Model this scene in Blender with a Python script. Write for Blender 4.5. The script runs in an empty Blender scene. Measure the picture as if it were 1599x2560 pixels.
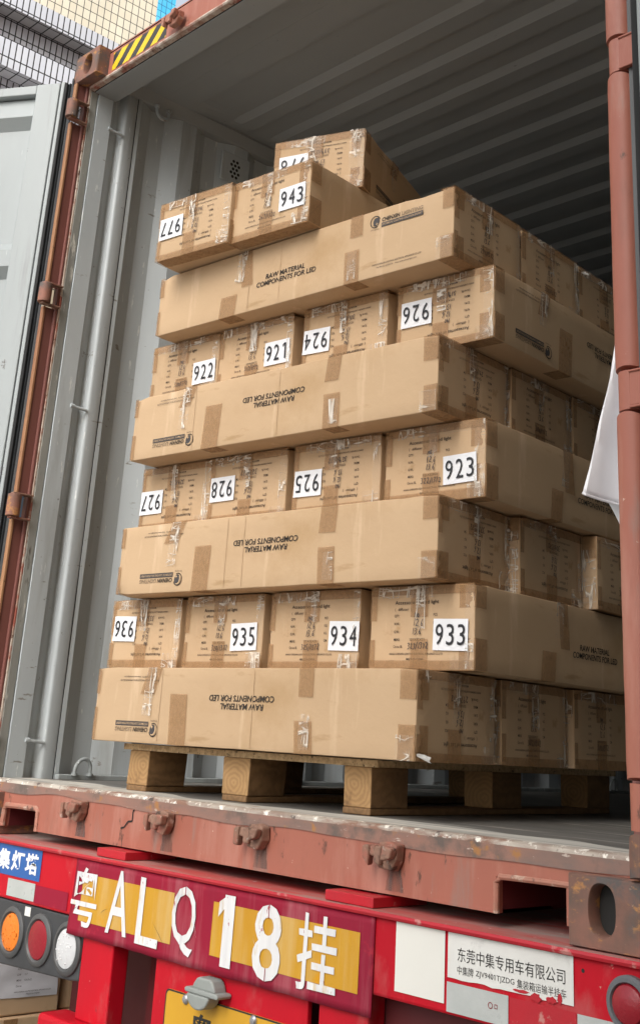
import bpy, bmesh, math, random
from mathutils import Vector, Matrix, noise

C = bpy.context.scene.collection
R = math.radians

# ------------------------------------------------------------------ camera, sky, sun, exposure
cam_d = bpy.data.cameras.new('camera')
cam = bpy.data.objects.new('camera', cam_d)
C.objects.link(cam)
_r = (0.6940255, 0.7178491, 0.0549656)
_u = (0.2067609, -0.2718641, 0.9398616)
_f = (-0.6896220, 0.6409232, 0.3371037)
_c = (3.1358369, -2.0391833, 0.0291844)
cam.matrix_world = Matrix([[_r[i], _u[i], -_f[i], _c[i]] for i in range(3)] + [[0, 0, 0, 1]])
cam_d.sensor_fit = 'HORIZONTAL'
cam_d.sensor_width = 36
cam_d.lens = 2919.3 / 1599 * 36
cam_d.shift_x = -(831.74 - 799.5) / 1599
cam_d.shift_y = (812.22 - 1280) / 1599
cam_d.clip_start = 0.05
cam_d.clip_end = 500
bpy.context.scene.camera = cam

SUN = Vector((0.55, -1.0, 1.05)).normalized()
world = bpy.data.worlds.new('World')
bpy.context.scene.world = world
world.use_nodes = True
wn = world.node_tree
sky = wn.nodes.new('ShaderNodeTexSky')
sky.sky_type = 'NISHITA'
sky.sun_disc = False
sky.sun_elevation = math.asin(SUN.z)
sky.sun_rotation = math.atan2(SUN.x, SUN.y)
sky.dust_density = 4.0
sky.air_density = 1.0
bgn = wn.nodes['Background']
hsv = wn.nodes.new('ShaderNodeHueSaturation')       # overcast: the blue is washed out
hsv.inputs['Saturation'].default_value = 0.30
wn.links.new(sky.outputs[0], hsv.inputs['Color'])
wn.links.new(hsv.outputs[0], bgn.inputs[0])
bgn.inputs[1].default_value = 0.15
sl = bpy.data.lights.new('sun', 'SUN')
sl.energy = 1.5
sl.angle = R(50)
sl.color = (1.0, 0.95, 0.87)
so = bpy.data.objects.new('sun', sl)
so.rotation_mode = 'QUATERNION'
so.rotation_quaternion = SUN.to_track_quat('Z', 'Y')
C.objects.link(so)
vs = bpy.context.scene.view_settings
vs.view_transform = 'Standard'
vs.look = 'None'
vs.exposure = 1.07
vs.gamma = 1

# ------------------------------------------------------------------ materials
WEAR = 0.04


def mat(name, base, alt=None, nscale=4.0, nst=(1, 1, 1), rough=0.6, metal=0.0, bump=0.0, bscale=30.0,
        bst=(1, 1, 1), layers=(), rand=0.0, spec=0.4, bdist=0.002):
    m = bpy.data.materials.new(name)
    m.use_nodes = True
    nt = m.node_tree
    N, Lk = nt.nodes, nt.links
    bs = N['Principled BSDF']
    bs.inputs['Metallic'].default_value = metal
    bs.inputs['Specular IOR Level'].default_value = spec
    tc = N.new('ShaderNodeTexCoord')

    def nz(scale, st, detail=6, rgh=0.6):
        mp = N.new('ShaderNodeMapping')
        mp.inputs['Scale'].default_value = st
        Lk.new(tc.outputs['Object'], mp.inputs[0])
        t = N.new('ShaderNodeTexNoise')
        t.inputs['Scale'].default_value = scale
        t.inputs['Detail'].default_value = detail
        t.inputs['Roughness'].default_value = rgh
        Lk.new(mp.outputs[0], t.inputs['Vector'])
        return t.outputs['Fac']

    def rampf(fac, lo, hi):
        r = N.new('ShaderNodeMapRange')
        r.inputs['From Min'].default_value = lo
        r.inputs['From Max'].default_value = hi
        Lk.new(fac, r.inputs['Value'])
        return r.outputs[0]

    def mixc(fac, a, b):
        x = N.new('ShaderNodeMix')
        x.data_type = 'RGBA'
        if fac is not None:
            Lk.new(fac, x.inputs['Factor'])
        for v, s in ((a, x.inputs['A']), (b, x.inputs['B'])):
            if isinstance(v, tuple):
                s.default_value = (*v, 1)
            else:
                Lk.new(v, s)
        return x.outputs['Result']
    col = mixc(rampf(nz(nscale, nst), 0.32, 0.68), base, alt or base)
    for L in layers:
        c, s, lo, hi = L[:4]
        st = L[4] if len(L) > 4 else (1, 1, 1)
        col = mixc(rampf(nz(s, st, 8, 0.65), lo - WEAR, hi - WEAR), col, c)
    if rand:
        oi = N.new('ShaderNodeObjectInfo')
        mr = N.new('ShaderNodeMapRange')
        mr.inputs['To Min'].default_value = 1 - rand
        mr.inputs['To Max'].default_value = 1 + rand
        Lk.new(oi.outputs['Random'], mr.inputs['Value'])
        hs = N.new('ShaderNodeHueSaturation')
        Lk.new(mr.outputs[0], hs.inputs['Value'])
        Lk.new(col, hs.inputs['Color'])
        col = hs.outputs[0]
    Lk.new(col, bs.inputs['Base Color'])
    rr = N.new('ShaderNodeMapRange')
    rr.inputs['To Min'].default_value = max(0.02, rough - 0.1)
    rr.inputs['To Max'].default_value = min(1, rough + 0.1)
    Lk.new(nz(nscale * 3, nst), rr.inputs['Value'])
    Lk.new(rr.outputs[0], bs.inputs['Roughness'])
    if bump:
        b = N.new('ShaderNodeBump')
        b.inputs['Strength'].default_value = bump
        b.inputs['Distance'].default_value = bdist
        Lk.new(nz(bscale, bst), b.inputs['Height'])
        Lk.new(b.outputs[0], bs.inputs['Normal'])
    m['_col'] = 1
    return m


def tile_mat(name, c1, c2, mortar, w, h, axis, mw=0.006, rough=0.25, off=(0, 0)):
    """tiles laid in a straight grid; axis 'x' = face seen along X (grid in Y,Z), 'z' = soffit (Y,X)"""
    m = bpy.data.materials.new(name)
    m.use_nodes = True
    nt = m.node_tree
    N, Lk = nt.nodes, nt.links
    bs = N['Principled BSDF']
    tc = N.new('ShaderNodeTexCoord')
    sp = N.new('ShaderNodeSeparateXYZ')
    Lk.new(tc.outputs['Object'], sp.inputs[0])
    cb = N.new('ShaderNodeCombineXYZ')
    Lk.new(sp.outputs['Y' if axis in 'xz' else 'X'], cb.inputs[0])
    Lk.new(sp.outputs['Z' if axis in 'xy' else 'X'], cb.inputs[1])
    mp = N.new('ShaderNodeMapping')
    mp.inputs['Location'].default_value = (off[0], off[1], 0)
    Lk.new(cb.outputs[0], mp.inputs[0])
    bt = N.new('ShaderNodeTexBrick')
    bt.offset = 0
    bt.squash = 1
    bt.inputs['Color1'].default_value = (*c1, 1)
    bt.inputs['Color2'].default_value = (*c2, 1)
    bt.inputs['Mortar'].default_value = (*mortar, 1)
    bt.inputs['Scale'].default_value = 1
    bt.inputs['Mortar Size'].default_value = mw
    bt.inputs['Brick Width'].default_value = w
    bt.inputs['Row Height'].default_value = h
    Lk.new(mp.outputs[0], bt.inputs['Vector'])
    nz = N.new('ShaderNodeTexNoise')
    nz.inputs['Scale'].default_value = 1.6
    nz.inputs['Detail'].default_value = 6
    Lk.new(tc.outputs['Object'], nz.inputs['Vector'])
    mr = N.new('ShaderNodeMapRange')
    mr.inputs['To Min'].default_value = 0.82
    mr.inputs['To Max'].default_value = 1.12
    Lk.new(nz.outputs['Fac'], mr.inputs['Value'])
    hs = N.new('ShaderNodeHueSaturation')
    Lk.new(mr.outputs[0], hs.inputs['Value'])
    Lk.new(bt.outputs['Color'], hs.inputs['Color'])
    Lk.new(hs.outputs[0], bs.inputs['Base Color'])
    bs.inputs['Roughness'].default_value = rough
    b = N.new('ShaderNodeBump')
    b.invert = True
    b.inputs['Strength'].default_value = 0.6
    b.inputs['Distance'].default_value = 0.004
    Lk.new(bt.outputs['Fac'], b.inputs['Height'])
    Lk.new(b.outputs[0], bs.inputs['Normal'])
    return m


def film_mat(name, tint, alpha, rough, bscale, st, bump, spread=0.18):
    m = bpy.data.materials.new(name)
    m.use_nodes = True
    nt = m.node_tree
    N, Lk = nt.nodes, nt.links
    out = N['Material Output']
    bs = N['Principled BSDF']
    bs.inputs['Base Color'].default_value = (*tint, 1)
    bs.inputs['Roughness'].default_value = rough
    bs.inputs['Specular IOR Level'].default_value = 0.35
    tr = N.new('ShaderNodeBsdfTransparent')
    tr.inputs[0].default_value = (0.97, 0.95, 0.92, 1)
    mx = N.new('ShaderNodeMixShader')
    tc = N.new('ShaderNodeTexCoord')
    mp = N.new('ShaderNodeMapping')
    mp.inputs['Scale'].default_value = st
    Lk.new(tc.outputs['Object'], mp.inputs[0])
    nz = N.new('ShaderNodeTexNoise')
    nz.inputs['Scale'].default_value = bscale
    nz.inputs['Detail'].default_value = 3
    nz.inputs['Distortion'].default_value = 1.2
    Lk.new(mp.outputs[0], nz.inputs['Vector'])
    b = N.new('ShaderNodeBump')
    b.inputs['Strength'].default_value = bump
    b.inputs['Distance'].default_value = 0.006
    Lk.new(nz.outputs['Fac'], b.inputs['Height'])
    Lk.new(b.outputs[0], bs.inputs['Normal'])
    mr = N.new('ShaderNodeMapRange')
    mr.inputs['From Min'].default_value = 0.35
    mr.inputs['From Max'].default_value = 0.7
    mr.inputs['To Min'].default_value = max(0, alpha - spread)
    mr.inputs['To Max'].default_value = min(1, alpha + 1.6 * spread)
    Lk.new(nz.outputs['Fac'], mr.inputs['Value'])
    Lk.new(mr.outputs[0], mx.inputs[0])
    Lk.new(tr.outputs[0], mx.inputs[1])
    Lk.new(bs.outputs[0], mx.inputs[2])
    Lk.new(mx.outputs[0], out.inputs['Surface'])
    return m


def crease_mat(name):
    """clear packing film: nearly invisible, with bright wrinkles and a faint sheen"""
    m = bpy.data.materials.new(name)
    m.use_nodes = True
    nt = m.node_tree
    N, Lk = nt.nodes, nt.links
    bs = N['Principled BSDF']
    bs.inputs['Base Color'].default_value = (0.86, 0.80, 0.70, 1)
    bs.inputs['Roughness'].default_value = 0.22
    bs.inputs['Specular IOR Level'].default_value = 0.8
    tc = N.new('ShaderNodeTexCoord')
    oi = N.new('ShaderNodeObjectInfo')
    om = N.new('ShaderNodeVectorMath'); om.operation = 'SCALE'
    om.inputs[0].default_value = (37, 11, 23)
    Lk.new(oi.outputs['Random'], om.inputs['Scale'])
    oa = N.new('ShaderNodeVectorMath'); oa.operation = 'ADD'
    Lk.new(tc.outputs['Object'], oa.inputs[0]); Lk.new(om.outputs[0], oa.inputs[1])
    fac = None
    for sc, st, lo, hi, rot in ((30, (1.0, 1, 0.16), .040, .006, .35), (34, (0.2, 1, 1.0), .032, .005, -.5), (9, (1, 1, 1), .0, 0, 0)):
        mp = N.new('ShaderNodeMapping')
        mp.inputs['Scale'].default_value = st
        mp.inputs['Rotation'].default_value = (0, rot, 0)
        Lk.new(oa.outputs[0], mp.inputs[0])
        nz = N.new('ShaderNodeTexNoise')
        nz.inputs['Scale'].default_value = sc
        nz.inputs['Detail'].default_value = 2
        nz.inputs['Distortion'].default_value = .8
        Lk.new(mp.outputs[0], nz.inputs['Vector'])
        if lo:
            a = N.new('ShaderNodeMath'); a.operation = 'SUBTRACT'; a.inputs[1].default_value = .5
            Lk.new(nz.outputs['Fac'], a.inputs[0])
            b = N.new('ShaderNodeMath'); b.operation = 'ABSOLUTE'
            Lk.new(a.outputs[0], b.inputs[0])
            r = N.new('ShaderNodeMapRange')
            r.inputs['From Min'].default_value = lo; r.inputs['From Max'].default_value = hi
            Lk.new(b.outputs[0], r.inputs['Value'])
            if fac is None:
                fac = r.outputs[0]
            else:
                q = N.new('ShaderNodeMath'); q.operation = 'MAXIMUM'
                Lk.new(fac, q.inputs[0]); Lk.new(r.outputs[0], q.inputs[1]); fac = q.outputs[0]
        else:                      # creases come in patches
            r = N.new('ShaderNodeMapRange')
            r.inputs['From Min'].default_value = .43; r.inputs['From Max'].default_value = .54
            Lk.new(nz.outputs['Fac'], r.inputs['Value'])
            q = N.new('ShaderNodeMath'); q.operation = 'MULTIPLY'
            Lk.new(fac, q.inputs[0]); Lk.new(r.outputs[0], q.inputs[1]); fac = q.outputs[0]
    mr = N.new('ShaderNodeMapRange')
    mr.inputs['To Min'].default_value = .05; mr.inputs['To Max'].default_value = .72  # pale glints painted in along the wrinkles
    Lk.new(fac, mr.inputs['Value'])
    bp = N.new('ShaderNodeBump')
    bp.inputs['Strength'].default_value = .7
    bp.inputs['Distance'].default_value = .004
    Lk.new(fac, bp.inputs['Height'])
    Lk.new(bp.outputs[0], bs.inputs['Normal'])
    tr = N.new('ShaderNodeBsdfTransparent')
    mx = N.new('ShaderNodeMixShader')
    Lk.new(mr.outputs[0], mx.inputs[0])
    Lk.new(tr.outputs[0], mx.inputs[1])
    Lk.new(bs.outputs[0], mx.inputs[2])
    Lk.new(mx.outputs[0], N['Material Output'].inputs['Surface'])
    return m


M = {}
M['card'] = mat('cardboard', (0.54, 0.380, 0.234), (0.505, 0.350, 0.211), 3.5, (1, 1, 1), 0.78, bump=0.35, bscale=22, bdist=0.004,
                layers=[((0.44, 0.29, 0.155), 2.2, 0.60, 0.78), ((0.43, 0.285, 0.155), 14, 0.66, 0.74, (0.25, 1, 1)), ((0.63, 0.46, 0.30), 9, 0.62, 0.72, (1, 1, 0.12))], rand=0.05, spec=0.2)
M['tape'] = film_mat('brown_packing_tape', (0.385, 0.220, 0.102), 0.46, 0.42, 60, (1, 1, 0.8), 0.12, spread=.05)
M['clear'] = crease_mat('clear_packing_film')
M['stain'] = film_mat('grey_rust_wash', (0.16, 0.12, 0.11), 0.30, 0.7, 40, (1, 1, 0.15), 0.0, spread=.25)
M['tuft'] = film_mat('white_film_scrap', (0.8, 0.8, 0.78), 0.8, 0.25, 40, (1, 1, 1), 0.5)
M['ink'] = mat('black_print_ink', (0.035, 0.028, 0.022), rough=0.7)
M['pen'] = mat('black_marker_ink', (0.03, 0.026, 0.03), rough=0.5)
M['knock'] = mat('grey_brown_print', (0.30, 0.215, 0.14), rough=0.75)
M['darkbar'] = mat('dark_print_bar', (0.062, 0.055, 0.055), (0.05, 0.045, 0.045), 20, rough=0.6)
M['paper'] = mat('white_label_paper', (0.80, 0.81, 0.83), (0.77, 0.78, 0.81), 6, rough=0.55)
M['digit'] = mat('label_black_toner', (0.018, 0.018, 0.022), rough=0.45)
M['grey'] = mat('grey_container_paint', (0.54, 0.585, 0.605), (0.44, 0.48, 0.50), 2.6, (1, 1, 0.25), 0.40, bump=0.14, bscale=9,
                layers=[((0.30, 0.31, 0.30), 3.0, 0.58, 0.76, (1.5, 1.5, 0.18)), ((0.70, 0.73, 0.72), 38, 0.67, 0.71, (1, 1, 0.22)), ((0.25, 0.24, 0.22), 26, 0.685, 0.72, (1, 0.3, 1.2)),
                        ((0.10, 0.085, 0.07), 46, 0.725, 0.76)])
M['roofgrey'] = mat('grey_roof_paint', (0.35, 0.365, 0.365), (0.30, 0.315, 0.315), 1.3, (0.3, 1, 1), 0.6,
                    layers=[((0.12, 0.115, 0.105), 30, 0.72, 0.80)])  # wall grey darkened, the roof's shade put into its colour
M['doorgrey'] = mat('pale_grey_door_paint', (0.355, 0.385, 0.388), (0.295, 0.322, 0.326), 2.2, (1, 1, 0.3), 0.38, bump=0.08, bscale=8,
                    layers=[((0.52, 0.55, 0.54), 24, 0.69, 0.73, (1.5, 1.5, 0.12)), ((0.22, 0.225, 0.22), 5, 0.58, 0.74, (2.0, 2.0, 0.16)), ((0.12, 0.11, 0.10), 17, 0.715, 0.74, (1, 1, 0.6))])
M['dirtygrey'] = mat('stained_grey_paint', (0.32, 0.325, 0.30), (0.20, 0.195, 0.175), 9, (1, 1, 0.15), 0.6, bump=0.3, bscale=40,
                     layers=[((0.62, 0.60, 0.54), 30, 0.63, 0.70, (1, 1, 0.2)), ((0.09, 0.075, 0.06), 26, 0.64, 0.72, (1, 1, 0.25))])
M['wornedge'] = mat('chipped_white_edge', (0.66, 0.60, 0.52), (0.30, 0.16, 0.11), 26, (1, 1, 0.4), 0.7, bump=0.6, bscale=70,
                    layers=[((0.12, 0.055, 0.035), 22, 0.60, 0.68), ((0.34, 0.10, 0.07), 14, 0.56, 0.66)])
M['red'] = mat('oxide_red_paint', (0.385, 0.140, 0.096), (0.325, 0.108, 0.074), 2.4, (1, 1, 0.6), 0.5, bump=0.2, bscale=22,
               layers=[((0.47, 0.235, 0.18), 4.5, 0.58, 0.76, (1, 1, 0.22)), ((0.13, 0.06, 0.042), 24, 0.655, 0.70, (1, 1, 0.4)), ((0.22, 0.10, 0.07), 3.2, 0.62, 0.78, (1, 1, 0.3)),
                       ((0.26, 0.19, 0.16), 7, 0.62, 0.75, (1, 1, 0.18)), ((0.60, 0.45, 0.36), 55, 0.735, 0.77)])
M['rustyred'] = mat('rusty_oxide_paint', (0.29, 0.125, 0.088), (0.12, 0.082, 0.065), 11, (1, 1, 0.7), 0.65, bump=0.5, bscale=36,
                    layers=[((0.11, 0.095, 0.09), 8, 0.56, 0.66), ((0.42, 0.20, 0.07), 19, 0.60, 0.68, (1, 1, 1.6)),
                            ((0.55, 0.36, 0.24), 60, 0.70, 0.75)])
M['postred'] = mat('deep_oxide_paint', (0.21, 0.078, 0.062), (0.17, 0.07, 0.06), 4, (1, 1, 0.2), 0.45, bump=0.15, bscale=25,
                   layers=[((0.20, 0.075, 0.06), 6, 0.6, 0.75, (1, 1, 0.15)), ((0.08, 0.05, 0.04), 40, 0.74, 0.78)])
M['rust'] = mat('brown_rust', (0.19, 0.105, 0.075), (0.30, 0.17, 0.12), 26, rough=0.75, bump=0.7, bscale=60,
                layers=[((0.50, 0.42, 0.36), 34, 0.62, 0.68), ((0.07, 0.045, 0.035), 22, 0.6, 0.68), ((0.33, 0.12, 0.085), 9, 0.55, 0.65)])
M['rim'] = mat('scraped_red_rim', (0.42, 0.17, 0.12), (0.33, 0.17, 0.12), 18, rough=0.6, bump=0.5, bscale=60,
               layers=[((0.11, 0.06, 0.045), 22, 0.62, 0.68), ((0.5, 0.38, 0.3), 26, 0.60, 0.68)])
M['tan'] = mat('tan_rusted_edge', (0.40, 0.22, 0.11), (0.30, 0.14, 0.075), 9, (1, 1, 0.25), 0.55, bump=0.3, bscale=40,
               layers=[((0.08, 0.05, 0.03), 30, 0.68, 0.73)])  # tan is the post's lit rear edge, light put into colour; dark specks over
M['floor'] = mat('worn_plywood_floor', (0.17, 0.162, 0.148), (0.11, 0.105, 0.097), 3, (0.35, 2.5, 1), 0.55, bump=0.3, bscale=20, bst=(0.3, 4, 1),
                 layers=[((0.14, 0.125, 0.11), 3.5, 0.57, 0.70, (0.25, 5, 1)), ((0.34, 0.32, 0.28), 9, 0.60, 0.70, (0.3, 3, 1)),
                         ((0.30, 0.16, 0.10), 12, 0.70, 0.76, (0.4, 2, 1))])
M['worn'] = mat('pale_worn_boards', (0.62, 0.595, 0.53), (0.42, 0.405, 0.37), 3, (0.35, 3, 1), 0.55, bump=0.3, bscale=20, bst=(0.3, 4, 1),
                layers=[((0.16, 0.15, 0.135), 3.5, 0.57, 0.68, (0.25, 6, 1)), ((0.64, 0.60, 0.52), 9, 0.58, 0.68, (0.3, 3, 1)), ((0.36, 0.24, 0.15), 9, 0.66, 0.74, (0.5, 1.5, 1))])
M['sillmetal'] = mat('scuffed_sill_edge', (0.56, 0.52, 0.45), (0.27, 0.20, 0.16), 14, (0.6, 1, 2.5), 0.5, bump=0.5, bscale=60,
                     layers=[((0.24, 0.13, 0.09), 11, 0.53, 0.62, (0.5, 1, 1.5)), ((0.10, 0.075, 0.065), 16, 0.62, 0.68), ((0.80, 0.76, 0.68), 36, 0.60, 0.66)])
M['sillband'] = mat('grimy_sill_band', (0.19, 0.135, 0.115), (0.33, 0.16, 0.115), 9, (0.6, 1, 1.6), 0.6, bump=0.4, bscale=40,
                    layers=[((0.13, 0.10, 0.085), 8, 0.55, 0.66), ((0.50, 0.42, 0.36), 34, 0.665, 0.70, (0.5, 1, 1.8)), ((0.36, 0.17, 0.06), 15, 0.63, 0.70)])
M['rubber'] = mat('black_rubber', (0.022, 0.024, 0.026), (0.035, 0.037, 0.04), 6, (1, 1, 0.2), 0.4)
M['greyrubber'] = mat('grey_rubber_lip', (0.10, 0.105, 0.11), (0.075, 0.08, 0.085), 6, (1, 1, 0.2), 0.45)
M['dark'] = mat('black_gap_sealant', (0.02, 0.019, 0.018), rough=0.8)  # near-black for joints, and painted shade inside holes and hollows
M['yel'] = mat('hazard_yellow', (0.80, 0.55, 0.02), (0.76, 0.48, 0.015), 9, rough=0.35)
M['blk'] = mat('hazard_black', (0.035, 0.036, 0.038), rough=0.4)
M['tred'] = mat('bright_red_truck_paint', (0.52, 0.006, 0.018), (0.42, 0.007, 0.018), 5, (1, 1, 0.4), 0.42, bump=0.10, bscale=20, spec=0.18,
                layers=[((0.44, 0.10, 0.10), 7, 0.58, 0.80, (1, 1, 0.5)), ((0.30, 0.02, 0.03), 26, 0.70, 0.76), ((0.55, 0.26, 0.22), 60, 0.735, 0.77)])
M['dusty'] = mat('dusty_red_flange', (0.50, 0.06, 0.055), (0.42, 0.15, 0.13), 6, (0.5, 1.5, 1), 0.6, bump=0.2, bscale=40,
                 layers=[((0.36, 0.27, 0.24), 5, 0.50, 0.68, (0.5, 2, 1)), ((0.62, 0.46, 0.42), 34, 0.68, 0.74)])
M['flangeedge'] = mat('bright_red_edge', (0.48, 0.012, 0.024), (0.40, 0.02, 0.03), 10, rough=0.35, bump=0.25, bscale=60,
                      layers=[((0.50, 0.20, 0.18), 18, 0.64, 0.70), ((0.12, 0.03, 0.03), 30, 0.70, 0.75)])
M['maroon'] = mat('dull_maroon_banner', (0.30, 0.009, 0.032), (0.245, 0.012, 0.034), 5, (1, 1, 0.35), 0.5, spec=0.18, bump=0.12, bscale=18,
                  layers=[((0.40, 0.13, 0.15), 6, 0.58, 0.80, (1.6, 1, 0.18)), ((0.46, 0.03, 0.05), 9, 0.64, 0.74)])
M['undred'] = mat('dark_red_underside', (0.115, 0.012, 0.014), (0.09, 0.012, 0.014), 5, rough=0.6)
M['stripe'] = mat('amber_reflective_film', (0.56, 0.30, 0.022), (0.52, 0.26, 0.016), 7, (1, 1, 0.4), 0.35, bump=0.15, bscale=160,
                  layers=[((0.58, 0.40, 0.16), 5, 0.55, 0.78, (2.0, 1, 0.2)), ((0.60, 0.28, 0.005), 8, 0.64, 0.72)])
M['wpaint'] = mat('brushed_white_paint', (0.76, 0.76, 0.75), (0.62, 0.62, 0.63), 14, (2.5, 1, 0.3), 0.55, bump=0.25, bscale=60,
                  layers=[((0.40, 0.39, 0.42), 13, 0.60, 0.74, (1.6, 1, 0.35)), ((0.62, 0.52, 0.38), 22, 0.62, 0.70, (1.5, 1, 0.4)), ((0.36, 0.08, 0.10), 45, 0.685, 0.71, (1, 1, 0.5))])
M['blue'] = mat('blue_sticker', (0.022, 0.10, 0.34), (0.025, 0.115, 0.36), 5, rough=0.3)
M['stw'] = mat('white_sticker_print', (0.80, 0.80, 0.80), rough=0.4)
M['sign'] = mat('cracked_white_sign', (0.70, 0.70, 0.665), (0.64, 0.64, 0.61), 8, rough=0.5, bump=0.5, bscale=34, bst=(0.6, 1, 1.6),
                layers=[((0.40, 0.40, 0.38), 9, 0.62, 0.78), ((0.22, 0.21, 0.20), 24, 0.70, 0.76)])
M['blanksticker'] = mat('cream_sticker', (0.74, 0.735, 0.68), (0.70, 0.69, 0.64), 4, rough=0.4)
M['refl'] = mat('grey_reflective_film', (0.47, 0.49, 0.475), (0.40, 0.425, 0.41), 12, rough=0.3, bump=0.2, bscale=140,
                layers=[((0.36, 0.22, 0.21), 10, 0.70, 0.74)])
M['lampred'] = mat('red_lens', (0.28, 0.012, 0.022), (0.24, 0.012, 0.02), 5, rough=0.25, bump=0.4, bscale=110)
M['lampamber'] = mat('amber_lens', (0.72, 0.20, 0.02), (0.66, 0.17, 0.02), 9, rough=0.25, bump=0.6, bscale=70)
M['lampwhite'] = mat('clear_lens', (0.62, 0.63, 0.64), (0.52, 0.53, 0.54), 16, rough=0.2, bump=0.7, bscale=60)
M['dot'] = mat('lens_reflector', (0.88, 0.88, 0.88), rough=0.15, metal=0.3)
M['blackpl'] = mat('dull_black_plastic', (0.035, 0.037, 0.04), (0.06, 0.062, 0.066), 4, rough=0.5, bump=0.1, bscale=14)
M['ringgrey'] = mat('dark_grey_lamp_ring', (0.085, 0.087, 0.088), (0.065, 0.067, 0.068), 6, rough=0.45)
M['markring'] = mat('grey_rubber_ring', (0.12, 0.125, 0.135), rough=0.5)
M['plate'] = mat('yellow_plate', (0.60, 0.33, 0.025), (0.56, 0.29, 0.02), 6, rough=0.4)
M['plateink'] = mat('plate_black', (0.025, 0.024, 0.022), rough=0.5)
M['lampgrey'] = mat('grey_plastic', (0.30, 0.32, 0.305), (0.25, 0.27, 0.255), 8, rough=0.45)
M['bolt'] = mat('zinc_bolt', (0.45, 0.45, 0.46), rough=0.4, metal=0.8)
def wood_mat(name, c1, c2, axis, scale, dist):
    """pine: growth rings round the grain axis, with darker stains"""
    m = mat(name, c1, c2, 6, rough=.75, bump=.4, bscale=40, layers=[((0.15, 0.085, 0.04), 9, 0.64, 0.76)])
    nt = m.node_tree
    N, Lk = nt.nodes, nt.links
    bs = N['Principled BSDF']
    src = bs.inputs['Base Color'].links[0].from_socket
    tc = N.new('ShaderNodeTexCoord')
    wv = N.new('ShaderNodeTexWave')
    wv.wave_type = 'RINGS'
    wv.rings_direction = axis
    wv.inputs['Scale'].default_value = scale
    wv.inputs['Distortion'].default_value = dist
    wv.inputs['Detail'].default_value = 3
    wv.inputs['Detail Scale'].default_value = 1.5
    Lk.new(tc.outputs['Object'], wv.inputs['Vector'])
    mr = N.new('ShaderNodeMapRange')
    mr.inputs['To Min'].default_value = .84
    mr.inputs['To Max'].default_value = 1.06
    Lk.new(wv.outputs['Fac'], mr.inputs['Value'])
    hs = N.new('ShaderNodeHueSaturation')
    Lk.new(mr.outputs[0], hs.inputs['Value'])
    Lk.new(src, hs.inputs['Color'])
    Lk.new(hs.outputs[0], bs.inputs['Base Color'])
    return m


M['wood'] = wood_mat('pine_block', (0.28, 0.16, 0.072), (0.17, 0.095, 0.042), 'Y', 21, 7.0)  # block sides and boards darkened, their shade put into the wood colour
M['endgrain'] = wood_mat('pine_end_grain', (0.46, 0.28, 0.125), (0.34, 0.195, 0.082), 'Y', 25, 5.0)
M['chip'] = mat('chipboard', (0.62, 0.44, 0.25), (0.34, 0.225, 0.11), 70, rough=0.85, bump=0.9, bscale=110,
                layers=[((0.52, 0.37, 0.20), 90, 0.60, 0.66), ((0.09, 0.055, 0.03), 75, 0.62, 0.68)])
M['cloth'] = mat('white_cotton', (0.84, 0.84, 0.86), (0.80, 0.80, 0.82), 9, rough=0.85, bump=0.15, bscale=50)
M['ground'] = mat('concrete_yard', (0.21, 0.205, 0.195), (0.16, 0.157, 0.15), 0.7, rough=0.85, bump=0.3, bscale=12,
                  layers=[((0.10, 0.10, 0.095), 1.8, 0.62, 0.76)])
M['sheet'] = mat('creased_white_sheet', (0.66, 0.67, 0.70), (0.60, 0.61, 0.65), 5, rough=0.5, bump=0.4, bscale=9)
M['winframe'] = mat('white_window_frame', (0.6, 0.6, 0.58), rough=0.5)
M['glass'] = mat('dark_window_glass', (0.05, 0.065, 0.085), (0.035, 0.05, 0.07), 2, rough=0.12, spec=0.7)
M['tyre'] = mat('tyre_rubber', (0.025, 0.025, 0.025), rough=0.8)


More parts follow.
